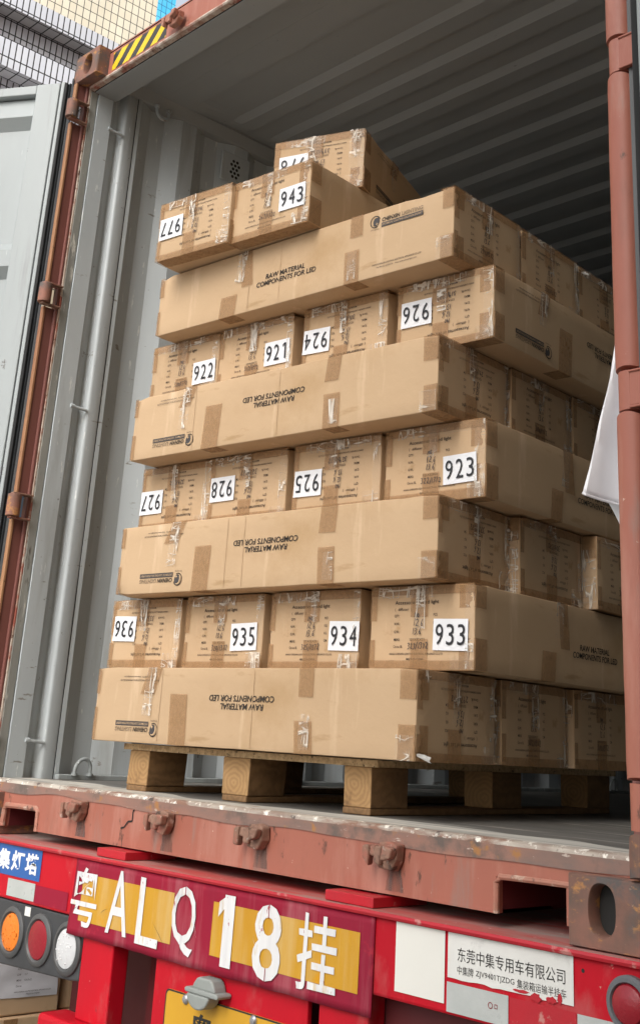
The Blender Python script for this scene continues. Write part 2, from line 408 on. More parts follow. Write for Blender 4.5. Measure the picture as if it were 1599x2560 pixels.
# ------------------------------------------------------------------ mesh helpers
class MB:
    def __init__(s):
        s.v, s.f, s.m = [], [], []

    def add(s, vs, fs, mi=0):
        b = len(s.v)
        s.v += [tuple(p) for p in vs]
        s.f += [tuple(b + i for i in f) for f in fs]
        s.m += [mi] * len(fs)
        return s

    def box(s, x0, x1, y0, y1, z0, z1, mi=0):
        vs = [(x, y, z) for z in (z0, z1) for y in (y0, y1) for x in (x0, x1)]
        return s.add(vs, [(0, 2, 3, 1), (4, 5, 7, 6), (0, 1, 5, 4), (2, 6, 7, 3), (0, 4, 6, 2), (1, 3, 7, 5)], mi)

    def prism(s, pts, axis, a, b, mi=0, closed=True, caps=True):
        """2D outline pushed along an axis: x -> (y,z), y -> (x,z), z -> (x,y)"""
        def P(p, t):
            return {'x': (t, p[0], p[1]), 'y': (p[0], t, p[1]), 'z': (p[0], p[1], t)}[axis]
        n = len(pts)
        vs = [P(p, a) for p in pts] + [P(p, b) for p in pts]
        fs = [(i, (i + 1) % n, n + (i + 1) % n, n + i) for i in range(n if closed else n - 1)]
        if closed and caps:
            fs += [tuple(range(n - 1, -1, -1)), tuple(range(n, 2 * n))]
        return s.add(vs, fs, mi)

    def cyl(s, c, ax, r, l, n=24, mi=0, r2=None):
        ax = Vector(ax).normalized()
        t = ax.orthogonal().normalized()
        w = ax.cross(t)
        c = Vector(c)
        r2 = r if r2 is None else r2
        vs = []
        for k, rr in ((0, r), (1, r2)):
            for i in range(n):
                a = 2 * math.pi * i / n
                vs.append(c + ax * l * k + t * rr * math.cos(a) + w * rr * math.sin(a))
        fs = [(i, (i + 1) % n, n + (i + 1) % n, n + i) for i in range(n)]
        fs += [tuple(range(n - 1, -1, -1)), tuple(range(n, 2 * n))]
        return s.add(vs, fs, mi)

    def tube(s, pts, r, n=8, mi=0):
        pts = [Vector(p) for p in pts]
        vs, fs = [], []
        for i, p in enumerate(pts):
            d = (pts[min(i + 1, len(pts) - 1)] - pts[max(i - 1, 0)]).normalized()
            t = d.cross(Vector((0.31, 0.52, 0.79))).normalized()
            w = d.cross(t)
            for k in range(n):
                a = 2 * math.pi * k / n
                vs.append(p + t * r * math.cos(a) + w * r * math.sin(a))
        for i in range(len(pts) - 1):
            for k in range(n):
                fs.append((i * n + k, i * n + (k + 1) % n, (i + 1) * n + (k + 1) % n, (i + 1) * n + k))
        fs += [tuple(range(n - 1, -1, -1)), tuple(range((len(pts) - 1) * n, len(pts) * n))]
        return s.add(vs, fs, mi)

    def lathe(s, c, ax, prof, n=32, mi=0):
        """prof: (radius, height along ax)"""
        ax = Vector(ax).normalized()
        t = ax.orthogonal().normalized()
        w = ax.cross(t)
        c = Vector(c)
        vs, fs = [], []
        for r, h in prof:
            for i in range(n):
                a = 2 * math.pi * i / n
                vs.append(c + ax * h + t * r * math.cos(a) + w * r * math.sin(a))
        for k in range(len(prof) - 1):
            for i in range(n):
                fs.append((k * n + i, k * n + (i + 1) % n, (k + 1) * n + (i + 1) % n, (k + 1) * n + i))
        return s.add(vs, fs, mi)

    def grid(s, nx, nz, fn, mi=0):
        vs = [fn(i / nx, j / nz) for j in range(nz + 1) for i in range(nx + 1)]
        fs = [(j * (nx + 1) + i, j * (nx + 1) + i + 1, (j + 1) * (nx + 1) + i + 1, (j + 1) * (nx + 1) + i)
              for j in range(nz) for i in range(nx)]
        return s.add(vs, fs, mi)


def mesh(name, mb, mats, smooth=False, angle=None):
    me = bpy.data.meshes.new(name)
    me.from_pydata(mb.v, [], mb.f)
    mats = mats if isinstance(mats, (list, tuple)) else [mats]
    for m in mats:
        me.materials.append(M[m])
    me.polygons.foreach_set('material_index', mb.m)
    if smooth:
        me.polygons.foreach_set('use_smooth', [True] * len(me.polygons))
        if angle:
            me.set_sharp_from_angle(angle=R(angle))
    me.update()
    return me


def link(name, me, parent=None, basis=None):
    o = bpy.data.objects.new(name, me)
    C.objects.link(o)
    if parent:
        o.parent = parent
    if basis is not None:
        o.matrix_basis = basis
    return o


def obj(name, mb, mats, parent=None, smooth=False, angle=35, bevel=0, basis=None, seg=2, fix=True):
    me = mesh(name, mb, mats, smooth, angle)
    if fix:
        bm = bmesh.new()
        bm.from_mesh(me)
        bmesh.ops.recalc_face_normals(bm, faces=bm.faces)
        bm.to_mesh(me)
        bm.free()
    o = link(name, me, parent, basis)
    if bevel:
        b = o.modifiers.new('bevel', 'BEVEL')
        b.width = bevel
        b.segments = seg
        b.limit_method = 'ANGLE'
        b.angle_limit = R(40)
    return o


def tag(o, label=None, cat=None, group=None, kind=None):
    if label: o['label'] = label
    if cat: o['category'] = cat
    if group: o['group'] = group
    if kind: o['kind'] = kind
    return o


def thing(name, label, cat, basis=None, group=None):
    o = bpy.data.objects.new(name, None)
    o.empty_display_size = 0.1
    C.objects.link(o)
    if basis is not None:
        o.matrix_basis = basis
    return tag(o, label, cat, group)


# ------------------------------------------------------------------ lettering
_tc = {}
_cur = bpy.data.curves.new('lettering', 'FONT')
_cur_o = bpy.data.objects.new('lettering', _cur)
C.objects.link(_cur_o)


def glyphs(s, bold=0.0, outline=False):
    k = (s, bold, outline)
    if k not in _tc:
        _cur.body = s
        _cur.resolution_u = 3
        _cur.offset = bold
        _cur.fill_mode = 'FRONT'
        _cur.bevel_depth = 0
        bpy.context.view_layer.update()
        me = bpy.data.meshes.new_from_object(_cur_o.evaluated_get(bpy.context.evaluated_depsgraph_get()))
        vs = [(v.co.x, v.co.y) for v in me.vertices]
        fs = [tuple(p.vertices) for p in me.polygons]
        if outline:                       # hollow letters: a thin stroke along each contour
            ec = {}
            for f in fs:
                for i in range(len(f)):
                    e = tuple(sorted((f[i], f[(i + 1) % len(f)])))
                    ec[e] = ec.get(e, 0) + 1
            nv, nf = [], []
            for (a, b), c in ec.items():
                if c == 1:
                    A, B = Vector(vs[a]), Vector(vs[b])
                    d = B - A
                    if d.length < 1e-6: continue
                    n = Vector((-d.y, d.x)).normalized() * 0.022
                    i0 = len(nv)
                    nv += [tuple(A + n), tuple(A - n), tuple(B - n), tuple(B + n)]
                    nf.append((i0, i0 + 1, i0 + 2, i0 + 3))
            vs, fs = nv, nf
        bpy.data.meshes.remove(me)
        if not outline:
            for i, ch in enumerate(s):        # the built-in face draws 1 as a bare bar: give it its flag
                if ch == '1':
                    if i + 1 < len(s):
                        xr = max(v[0] for v in glyphs(s[:i + 1], bold)[0])
                    else:
                        xr = max(v[0] for v in vs)
                    b0 = len(vs)
                    t_ = .0 + bold
                    vs = vs + [(xr - .11, .682 + t_), (xr - .02, .682 + t_), (xr - .235, .50 - t_), (xr - .235, .60 + t_)]
                    fs = fs + [(b0, b0 + 3, b0 + 2, b0 + 1)]
        _tc[k] = (vs, fs)
    return _tc[k]


def text(mb, s, x, z, cap, width=None, bold=0.0, off=0.0, mi=0, shear=0.0, align='l', outline=False, fitbox=None, stretch=None):
    """flat lettering in the X-Z plane facing -Y; cap = capital height; width fits the line; fitbox = (x0,x1,z0,z1)"""
    vs, fs = glyphs(s, bold, outline)
    x0 = min(v[0] for v in vs); x1 = max(v[0] for v in vs)
    z0 = min(v[1] for v in vs); z1 = max(v[1] for v in vs)
    if fitbox:
        a, b, c, d = fitbox
        sx, sz = (b - a) / (x1 - x0), (d - c) / (z1 - z0)
        out = [(a + (v[0] - x0) * sx, -off, c + (v[1] - z0) * sz) for v in vs]
    else:
        sz = cap / 0.682
        sx = width / (x1 - x0) if width else sz * (stretch or 1)
        w = (x1 - x0) * sx
        xo = x - {'l': 0, 'c': w / 2, 'r': w}[align]
        out = [(xo + (v[0] - x0) * sx + shear * v[1] * sz, -off, z + v[1] * sz) for v in vs]
    mb.add(out, fs, mi)


HW = {'0': [[(.3, 1), (.08, .7), (.05, .3), (.25, 0), (.5, .25), (.52, .7), (.3, 1)]],
      '1': [[(.32, 1), (.24, .5), (.2, 0)]],
      '2': [[(.05, .78), (.25, 1), (.5, .8), (.35, .45), (.02, .05), (.3, .1), (.6, .02)]],
      '3': [[(.05, .9), (.4, 1), (.45, .75), (.2, .55), (.48, .35), (.4, .08), (.02, 0)]],
      '4': [[(.3, 1), (.05, .4), (.6, .45)], [(.45, .75), (.35, 0)]],
      '5': [[(.5, 1), (.15, .95), (.1, .55), (.45, .5), (.45, .15), (.05, 0)]],
      '6': [[(.45, 1), (.12, .5), (.1, .12), (.35, 0), (.5, .25), (.2, .42)]],
      '7': [[(.02, .95), (.55, 1), (.3, .5), (.2, 0)]],
      '8': [[(.45, .85), (.2, 1), (.1, .75), (.45, .3), (.3, 0), (.08, .2), (.45, .85)]],
      '9': [[(.5, .85), (.2, 1), (.1, .65), (.45, .6), (.5, .9), (.4, 0)]],
      '.': [[(.1, .05), (.2, -.05)]], '/': [[(.5, 1.15), (.0, -.15)]]}


def hand(mb, s, x, z, h, off, rng, w=0.0023):
    cx = x
    for ch in s:
        sc = h * rng.uniform(0.85, 1.12)
        sl_ = rng.uniform(0.02, 0.2)
        dz = rng.uniform(-.06, .06) * h
        for st in HW[ch]:
            P = [Vector((cx + (p[0] + sl_ * p[1]) * sc * 0.85 + rng.uniform(-.03, .03) * sc, z + dz + p[1] * sc + rng.uniform(-.03, .03) * sc)) for p in st]
            # smooth the polyline once
            Q = [P[0]]
            for a, b in zip(P[:-1], P[1:]):
                Q += [a.lerp(b, .3), a.lerp(b, .7)]
            Q.append(P[-1])
            vs, fs = [], []
            for i, q in enumerate(Q):
                d = Q[min(i + 1, len(Q) - 1)] - Q[max(i - 1, 0)]
                n = Vector((-d.y, d.x)).normalized() * w * rng.uniform(.6, 1.1) * .5
                vs += [(q.x + n.x, -off, q.y + n.y), (q.x - n.x, -off, q.y - n.y)]
            for i in range(len(Q) - 1):
                fs.append((2 * i, 2 * i + 1, 2 * i + 3, 2 * i + 2))
            mb.add(vs, fs)
        cx += {'.': .28, '/': .42, '1': .42}.get(ch, .62) * sc


# ------------------------------------------------------------------ ground and setting
g = MB()
g.box(-70, 70, -70, 90, -1.9, -1.62)
tag(obj('ground', g, 'ground'), kind='structure')

# ------------------------------------------------------------------ buildings behind on the left
M['wt'] = tile_mat('white_wall_tile', (0.72, 0.735, 0.80), (0.66, 0.68, 0.76), (0.06, 0.06, 0.065), 0.071, 0.155, 'x', 0.0075)
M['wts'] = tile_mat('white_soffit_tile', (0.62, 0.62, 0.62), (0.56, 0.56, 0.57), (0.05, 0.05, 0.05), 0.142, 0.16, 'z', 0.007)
M['wtc'] = tile_mat('white_cornice_tile', (0.76, 0.79, 0.86), (0.72, 0.75, 0.83), (0.06, 0.06, 0.065), 0.071, 0.21, 'x', 0.0075, off=(0, -0.03))
M['bt'] = tile_mat('cream_wall_tile', (0.70, 0.64, 0.50), (0.66, 0.59, 0.45), (0.075, 0.07, 0.06), 0.13, 0.185, 'x', 0.007)
M['bt2'] = tile_mat('beige_wall_tile', (0.50, 0.42, 0.31), (0.45, 0.38, 0.28), (0.12, 0.10, 0.08), 0.14, 0.24, 'x', 0.007)
M['gt'] = tile_mat('blue_glass_panel', (0.05, 0.42, 0.72), (0.12, 0.52, 0.80), (0.03, 0.16, 0.28), 0.16, 0.21, 'x', 0.011, rough=0.12)
M['gty'] = tile_mat('blue_glass_panel_end', (0.05, 0.42, 0.72), (0.12, 0.52, 0.80), (0.03, 0.16, 0.28), 0.16, 0.21, 'y', 0.011, rough=0.12)

wb = thing('tiled_building', 'white tiled building with stepped cornices and dark joints behind the open container door', 'building')
b = MB(); b.box(-12, -7.22, -3, 9, 5.42, 7.34)
obj('wall', b, 'wt', wb)
b = MB(); b.box(-12, -7.20, -3, 9, -1.62, 5.42)
obj('wall', b, 'bt2', wb)['label'] = 'lower beige tiled wall'
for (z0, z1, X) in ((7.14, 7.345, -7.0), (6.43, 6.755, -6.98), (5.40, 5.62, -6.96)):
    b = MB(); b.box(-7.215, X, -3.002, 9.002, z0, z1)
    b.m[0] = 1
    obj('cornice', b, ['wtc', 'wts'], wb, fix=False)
fr = MB(); fr.box(-7.198, -7.16, 1.2, 5.4, 2.28, 2.42); fr.box(-7.198, -7.16, 1.2, 5.4, 1.70, 1.78)
for y in (1.2, 2.6, 4.0, 5.32): fr.box(-7.198, -7.165, y, y + .08, .42, 2.28)
f = obj('window', fr, 'winframe', wb)
pn = MB(); pn.box(-7.196, -7.185, 1.28, 5.32, .42, 2.28)
obj('pane', pn, 'glass', f)

bb = thing('tiled_tower', 'tall cream building faced with small square tiles above the white cornice', 'building')
b = MB(); b.box(-20, -12, -8, 7.38, -1.62, 15)
obj('wall', b, 'bt', bb)
b = MB(); b.box(-20.1, -11.9, -8.1, 7.48, 15, 15.5)
obj('parapet', b, 'winframe', bb)
gb = thing('glass_tower', 'far blue building with pale glass panels beyond the cream tiled tower', 'building')
b = MB(); b.box(-26, -21, 8.0, 13.57, -1.62, 24.2)
b.m = [0, 0, 1, 1, 0, 0]
obj('wall', b, ['gt', 'gty'], gb, fix=False)
b = MB(); b.box(-26.1, -20.9, 7.9, 13.67, 24.2, 24.5)
obj('roof', b, 'winframe', gb)

nb = thing('factory_building', 'plain beige factory block beside the loading yard', 'building')  # added out of view to shade the cartons' right-hand faces
b = MB(); b.box(4.0, 14, -7, 16, -1.62, 18)
obj('wall', b, 'bt2', nb)
b = MB(); b.box(3.95, 14.1, -7.1, 16.1, 18, 18.4)
obj('roof', b, 'winframe', nb)

# ------------------------------------------------------------------ shipping container (rear end at y = -0.1, inside towards +y)
XL, XR = -0.516, 1.922
FZ = -0.131
YEND = 12.0
ct = thing('shipping_container', 'rusty red steel shipping container standing open on the trailer, grey inside', 'container')

fl = MB(); fl.box(-0.468, 1.875, -0.030, YEND, FZ - 0.03, FZ)
obj('floor', fl, 'floor', ct)
wf = MB()                               # boards paler just inside the door, with a ragged back edge
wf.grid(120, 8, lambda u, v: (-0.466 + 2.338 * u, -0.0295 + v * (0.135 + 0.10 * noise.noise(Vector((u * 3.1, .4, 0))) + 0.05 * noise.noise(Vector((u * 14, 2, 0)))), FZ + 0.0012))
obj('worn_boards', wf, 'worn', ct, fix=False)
# threshold plate: worn steel with a rounded front lip
th = MB()
th.prism([(-0.0615, -0.150), (-0.0622, -0.1385), (-0.0600, -0.1325), (-0.054, -0.1295), (-0.034, -0.1290), (-0.0305, -0.1294), (-0.0305, -0.150)], 'x', -0.50, 1.885)
obj('threshold_edge', th, 'sillmetal', ct, smooth=True)

# sill with two fork pockets open at the bottom
pk = [(-0.343, -0.148), (1.565, 1.729)]
sz0, szp = -0.262, -0.206
si = MB()
si.box(-0.475, 1.760, -0.060, -0.040, -0.196, -0.150)
for a, b_ in ((-0.475, -0.343), (-0.148, 1.565), (1.729, 1.760)):
    si.box(a, b_, -0.060, -0.040, sz0, -0.196)
si.box(1.760, 1.890, -0.060, -0.040, -0.1675, -0.150)
si.box(-0.148, 1.565, -0.040, 0.12, sz0, sz0 + 0.006)
obj('sill', si, 'red', ct)
sb = MB()
sb.grid(90, 1, lambda u, v: (-0.475 + 2.363 * u, -0.0626, -0.1395 - v * (0.024 + 0.018 * noise.noise(Vector((u * 9, 3.3, 0))))))
obj('sill_grime', sb, 'sillband', ct, fix=False)
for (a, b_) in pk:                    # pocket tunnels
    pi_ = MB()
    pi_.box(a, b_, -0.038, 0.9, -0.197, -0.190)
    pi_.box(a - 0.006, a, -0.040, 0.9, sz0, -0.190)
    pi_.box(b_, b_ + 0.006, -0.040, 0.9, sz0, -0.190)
    obj('fork_pocket', pi_, 'undred', ct)  # dark red puts the shade inside the pocket into its colour


def rim(pts, w, y0, y1):
    m = MB()
    m.tube([(x, (y0 + y1) / 2, z) for x, z in pts], w, 8)
    return m
r1 = rim([(-0.346, -0.262), (-0.345, -0.215), (-0.335, -0.203), (-0.25, -0.201), (-0.158, -0.201), (-0.147, -0.209), (-0.145, -0.262)], 0.0085, -0.064, -0.054)
obj('pocket_rim', r1, 'rim', ct, smooth=True)
r2 = rim([(1.563, -0.262), (1.563, -0.208), (1.573, -0.196), (1.65, -0.194), (1.758, -0.193)], 0.0065, -0.062, -0.052)
obj('pocket_rim', r2, 'rim', ct, smooth=True)


def casting(name, x0, z0, hx, hz, rx, rz, m_, rounded=0):
    """corner casting 162 x 178 x 118 mm with an oval eye in its rear face"""
    W_, H_, D_, N_ = 0.162, 0.118, 0.178, 40
    mb = MB()
    y0 = -0.1
    ang = [2 * math.pi * i / N_ + math.pi / N_ for i in range(N_)]
    ov = [(hx + rx * math.copysign(abs(math.cos(a)) ** 0.8, math.cos(a)), hz + rz * math.copysign(abs(math.sin(a)) ** 0.8, math.sin(a))) for a in ang]
    outr = []
    cx, cz = x0 + W_ / 2, z0 + H_ / 2
    for a in ang:
        dx, dz = math.cos(a), math.sin(a)
        t = min((W_ / 2) / max(abs(dx), 1e-6), (H_ / 2) / max(abs(dz), 1e-6))
        x, z = cx + dx * t, cz + dz * t
        outr.append((x, z))
    for c in ((x0, z0), (x0 + W_, z0), (x0, z0 + H_), (x0 + W_, z0 + H_)):
        i = min(range(N_), key=lambda k: (outr[k][0] - c[0]) ** 2 + (outr[k][1] - c[1]) ** 2)
        outr[i] = c
    rings = [([(p[0] * .93 + cx * .07, p[1] * .93 + cz * .07) for p in outr], y0 + D_), (outr, y0 + D_ - .006), (outr, y0 + 0.004),
             ([(p[0] + (cx - p[0]) * .03, p[1] + (cz - p[1]) * .03) for p in outr], y0),
             ([(hx + (p[0] - hx) * 1.07, hz + (p[1] - hz) * 1.05) for p in ov], y0), (ov, y0 + 0.004), (ov, y0 + 0.034)]
    vs = [(p[0], y, p[1]) for pts, y in rings for p in pts]
    fs = []
    for k in range(len(rings) - 1):
        for i in range(N_):
            j = (i + 1) % N_
            fs.append((k * N_ + i, k * N_ + j, (k + 1) * N_ + j, (k + 1) * N_ + i))
    fs.append(tuple(range(N_)))
    mb.add(vs, fs)
    o = obj(name, mb, m_, ct, smooth=True, angle=28)
    ib = MB()
    ib.grid(1, 1, lambda u, v: (hx - rx * 1.05 + 2.1 * rx * u, y0 + 0.0345, hz - rz * 1.05 + 2.1 * rz * v))
    obj('eye_hollow', ib, 'dark', o, fix=False)
    return o
casting('corner_casting', XL, 2.389, -0.425, 2.450, 0.028, 0.042, 'rustyred')
casting('corner_casting', XR - 0.162, 2.389, XR - 0.081, 2.450, 0.028, 0.042, 'rustyred')
casting('corner_casting', XR - 0.162, -0.286, 1.832, -0.222, 0.027, 0.042, 'rustyred')
casting('corner_casting', XL, -0.286, -0.426, -0.222, 0.027, 0.042, 'rustyred')

# rear header: red plate outside, grey channel inside
hd = MB(); hd.box(XL + 0.162, XR - 0.162, -0.05, -0.044, 2.388, 2.489)
obj('header', hd, 'red', ct, bevel=0.002)
hb = MB()
hb.prism([(-0.052, 2.390), (-0.054, 2.383), (-0.050, 2.378), (-0.030, 2.3765), (-0.030, 2.381), (-0.043, 2.3875)], 'x', -0.47, 1.876)
obj('header_lip', hb, 'wornedge', ct, smooth=True)
hs_ = MB(); hs_.box(-0.467, 1.873, -0.030, -0.026, 2.3755, 2.380)
obj('header_seam', hs_, 'dark', ct)
hg = MB(); hg.box(-0.467, 1.873, -0.026, 0.070, 2.372, 2.378); hg.box(-0.467, 1.873, 0.064, 0.070, 2.378, 2.468)
obj('header_channel', hg, 'roofgrey', ct)['label'] = 'grey inner flange of the header'
ht = MB()
ht.grid(60, 1, lambda u, v: (XL + 0.16 + u * 2.11, -0.052 + 0.05 * v, 2.4895 + (1 - v) * 0.004 * noise.noise(Vector((u * 14, 0, 0))) + v * 0.008))
obj('roof_edge', ht, 'dark', ct, fix=False)

# hazard sticker on the header
hz_ = MB()
x0, x1, z0, z1 = -0.324, 0.021, 2.400, 2.478
hz_.add([(x0, -0.0505, z0), (x1, -0.0505, z0), (x1, -0.0505, z1), (x0, -0.0505, z1)], [(0, 1, 2, 3)], 1)
n_ = 5; pit = 0.089
for k in range(-1, n_ + 1):
    a = x0 + k * pit - 0.02
    P4 = [(a, z0), (a + pit * .5, z0), (a + pit * .5 + 0.075, z1), (a + 0.075, z1)]
    for lim, sg_n in ((x0, 1), (x1, -1)):          # trim the stripe at the sticker's ends
        Q4 = []
        for m_i in range(len(P4)):
            p, q = P4[m_i], P4[(m_i + 1) % len(P4)]
            dp, dq = (p[0] - lim) * sg_n, (q[0] - lim) * sg_n
            if dp >= 0: Q4.append(p)
            if dp * dq < 0:
                t = dp / (dp - dq)
                Q4.append((p[0] + (q[0] - p[0]) * t, p[1] + (q[1] - p[1]) * t))
        P4 = Q4
    if len(P4) > 2:
        hz_.add([(p[0], -0.0510, p[1]) for p in P4], [tuple(range(len(P4)))], 0)
obj('hazard_sticker', hz_, ['yel', 'blk'], ct, fix=False)['label'] = 'yellow and black striped sticker on the header'


def keeper(x, z, m_='rust', flip=1, seed=0):
    rng = random.Random(seed)
    mb = MB()
    # curved block with a groove, a thick lip and a tongue on the left
    mb.prism([(x - .022, z - .030), (x + .018, z - .034), (x + .032, z - .012), (x + .034, z + .018), (x + .012, z + .022), (x - .018, z + .020), (x - .026, z - .006)], 'y', -0.062, -0.088)
    mb.prism([(x + .004, z - .014), (x + .030, z - .008), (x + .036, z + .012), (x + .010, z + .016)], 'y', -0.088, -0.108)
    mb.prism([(x - .024, z - .020), (x - .004, z - .024), (x - .002, z + .012), (x - .022, z + .014)], 'y', -0.088, -0.100)
    mb.prism([(x - .052, z - .006), (x - .024, z - .010), (x - .024, z + .014), (x - .050, z + .010)], 'y', -0.070, -0.094)
    mb.prism([(x - .056, z - .030 * rng.uniform(.3, 1)), (x - .042, z - .030), (x - .038, z + .012), (x - .056, z + .012)], 'y', -0.078, -0.100)
    if flip < 0:
        mb.v = [(2 * x - a, b, c) for a, b, c in mb.v]
    for i, v in enumerate(mb.v):
        w = noise.noise_vector(Vector(v) * 60) * 0.004
        mb.v[i] = (v[0] + w.x, min(v[1] + w.y, -0.0605), v[2] + w.z)
    o = obj('lock_keeper', mb, m_, ct, bevel=0.004, seg=2)
    s = o.modifiers.new('sub', 'SUBSURF'); s.levels = 0; s.render_levels = 0
    return o
for i, x in enumerate((0.086, 0.492, 0.862, 1.292)):
    keeper(x, -0.181, 'rust', 1, i)
k0 = keeper(0.112, 2.425, 'rim', 1, 7)
for i, x in enumerate((0.086, 0.492, 0.862, 1.292)):
    mb = MB()
    mb.grid(6, 10, lambda u, v: (x + .004 + (u - .5) * (.030 + .022 * v) + .004 * noise.noise(Vector((v * 4, i, 0))), -0.0609, -0.200 - v * .055))
    obj('rust_stain', mb, 'stain', ct, fix=False)

# crack across the sill
ck = MB()
P_ = [(0.345, -0.150), (0.344, -0.163), (0.334, -0.172), (0.335, -0.196), (0.316, -0.198), (0.300, -0.214), (0.285, -0.217)]
for i in range(len(P_) - 1):
    a, b_ = Vector(P_[i]), Vector(P_[i + 1])
    n2 = Vector((-(b_ - a).y, (b_ - a).x)).normalized() * 0.0022
    ck.add([(p.x, -0.0612 - i * 1e-4, p.y) for p in (a + n2, a - n2, b_ - n2, b_ + n2)], [(0, 1, 2, 3)])
obj('sill_crack', ck, 'dark', ct, fix=False)

# left corner post: stained outer strip, flat face, recess, then the first wall seam
pl = MB()
pl.box(-0.53, -0.49, -0.046, -0.040, -0.16, 2.389)
obj('post_web', pl, 'postred', ct)
pe = MB(); pe.box(-0.5, -0.474, -0.0475, -0.0395, -0.16, 2.389)
obj('post_edge', pe, 'wornedge', ct, bevel=0.002)
po = MB(); po.box(-0.5, -0.4725, -0.0395, -0.0105, -0.131, 2.375); po.box(-0.5, -0.480, -0.0105, -0.0075, -0.131, 2.375, 1)
obj('post_strip', po, ['dirtygrey', 'dark'], ct, bevel=0.0015)
pp = MB()
prof = [(-0.5, -0.0075), (-0.467, -0.0075), (-0.467, 0.058), (-0.469, 0.0595), (-0.484, 0.080), (-0.4995, 0.100), (-0.501, 0.106), (-0.495, 0.1115), (-0.482, 0.1165), (-0.471, 0.1205),
        (-0.4673, 0.1255), (-0.467, 0.131), (-0.467, 0.168), (-0.468, 0.170), (-0.474, 0.1705), (-0.474, 0.1715), (-0.4665, 0.172)]
pp.prism(prof[:3], 'z', FZ, 2.372, closed=False)
pp.prism(prof[2:], 'z', FZ, 2.469, closed=False)
obj('corner_post', pp, 'grey', ct, smooth=True, angle=50, fix=False)
ro = MB()
for z in (2.243, 1.117, -0.018):
    ro = MB(); ro.tube([(-0.468, 0.062, z + .002), (-0.466, 0.09, z), (-0.466, 0.118, z - .002)], 0.0055, 10)
    ro.cyl((-0.468, 0.050, z + .003), (0, 1, 0), 0.008, 0.014, 10)
    obj('lashing_bar', ro, 'grey', ct, smooth=True)

sg_ = MB(); sg_.box(-0.4685, -0.4663, 0.1695, 0.1725, FZ, 2.43)
obj('wall_seam', sg_, 'dark', ct)
# red rear flange of the left post, cut away at the hinges
HZL = [(2.222, 2.296), (1.466, 1.538), (0.692, 0.766), (-0.085, -0.008)]
HZR = [(2.200, 2.280), (1.440, 1.523), (0.676, 0.756), (-0.086, -0.008)]


def segments(hz):
    out, zz = [], -0.165
    for a, b_ in sorted(hz):
        out.append((zz, a - 0.004)); zz = b_ + 0.004
    out.append((zz, 2.389))
    return [q for q in out if q[1] - q[0] > 0.01]
for a, b_ in segments(HZL):
    s_ = MB()
    s_.box(-0.499, -0.4905, -0.093, -0.047, a, b_)
    s_.box(-0.499, -0.4865, -0.1015, -0.093, a, b_, 1)
    s_.box(-0.508, -0.499, -0.1015, -0.093, a, b_, 1)
    obj('post_flange', s_, ['postred', 'tan'], ct, bevel=0.0015)
wb_ = MB(); wb_.box(-0.4895, -0.476, -0.060, -0.0478, -0.16, 2.389)
obj('post_bead', wb_, 'postred', ct, bevel=0.004)


def hinge(x, sgn, z0, z1):
    h_ = MB()
    h_.cyl((x, -0.115, z0), (0, 0, 1), 0.0235, z1 - z0, 28)
    o = obj('hinge', h_, 'rustyred' if sgn < 0 else 'red', ct, smooth=True, bevel=0.002)
    for z, dz in ((z1 + 0.001, 0.006), (z0 - 0.007, 0.006)):
        lg = MB()
        lg.box(x - .014, x + .012, -0.126, -0.050, z, z + dz)
        obj('hinge_lug', lg, 'rust', o, bevel=0.002)
    return o
for z0, z1 in HZL:
    hinge(-0.466, -1, z0, z1)

# right corner post: rounded rear edge broken by the hinge knuckles
rp = MB()
rp.box(1.873, 1.922, -0.058, 0.055, -0.168, 2.389)
obj('corner_post', rp, 'postred', ct, bevel=0.004)
for a, b_ in segments(HZR):
    mb = MB()
    nst = max(2, int((b_ - a) / 0.035))
    prof = []
    for k in range(17):
        an = math.pi * (1.02 - 1.04 * k / 16)
        prof.append((1.9225 + 0.0335 * math.cos(an), -0.090 - 0.030 * math.sin(an)))
    prof = [(1.889, -0.056)] + prof + [(1.956, -0.056)]
    vs, fs = [], []
    n = len(prof)
    for k in range(nst + 1):
        z = a + (b_ - a) * k / nst
        e = 1.0 if 0 < k < nst else 0.965
        for i, (x, y) in enumerate(prof):
            wv = noise.noise(Vector((x * 22, y * 22, z * 11))) * 0.0016
            zc = z + (0.011 * (1 - ((x - 1.9225) / .0335) ** 2) * (-1 if k == nst else -0.9) if k in (0, nst) else 0)
            if k == nst: zc = z - 0.010 + 0.010 * (1 - ((x - 1.9225) / .0335) ** 2)
            if k == 0: zc = z - 0.0 + 0.006 * (1 - ((x - 1.9225) / .0335) ** 2)
            vs.append((1.9225 + (x - 1.9225) * e, y + wv, zc))
    for k in range(nst):
        for i in range(n - 1):
            fs.append((k * n + i, k * n + i + 1, (k + 1) * n + i + 1, (k + 1) * n + i))
    fs.append(tuple(range(n))); fs.append(tuple(range(nst * n, nst * n + n)))
    mb.add(vs, fs)
    obj('post_lug', mb, 'red' if b_ > 0.2 else 'rustyred', ct, smooth=True, angle=50)
for z0, z1 in HZR:
    mb = MB()
    mb.cyl((1.9235, -0.0915, z0), (0, 0, 1), 0.0275, z1 - z0, 28)
    o = obj('hinge', mb, 'red', ct, smooth=True)
    mb = MB()
    mb.box(1.932, 1.999, -0.118, -0.108, z0 + 0.006, z1 - 0.004)
    mb.box(1.932, 1.999, -0.1215, -0.108, z0 + 0.001, z0 + 0.006)
    mb.box(1.932, 1.999, -0.1215, -0.108, z1 - 0.006, z1 - 0.001)
    obj('hinge_blade', mb, 'red', o, bevel=0.002)
rpi = MB(); rpi.box(1.8735, 1.9215, 0.0715, 0.19, FZ, 2.469)
rpi.box(1.8735, 1.9215, 0.0555, 0.0714, FZ, 2.371)
obj('post_inner', rpi, 'grey', ct)


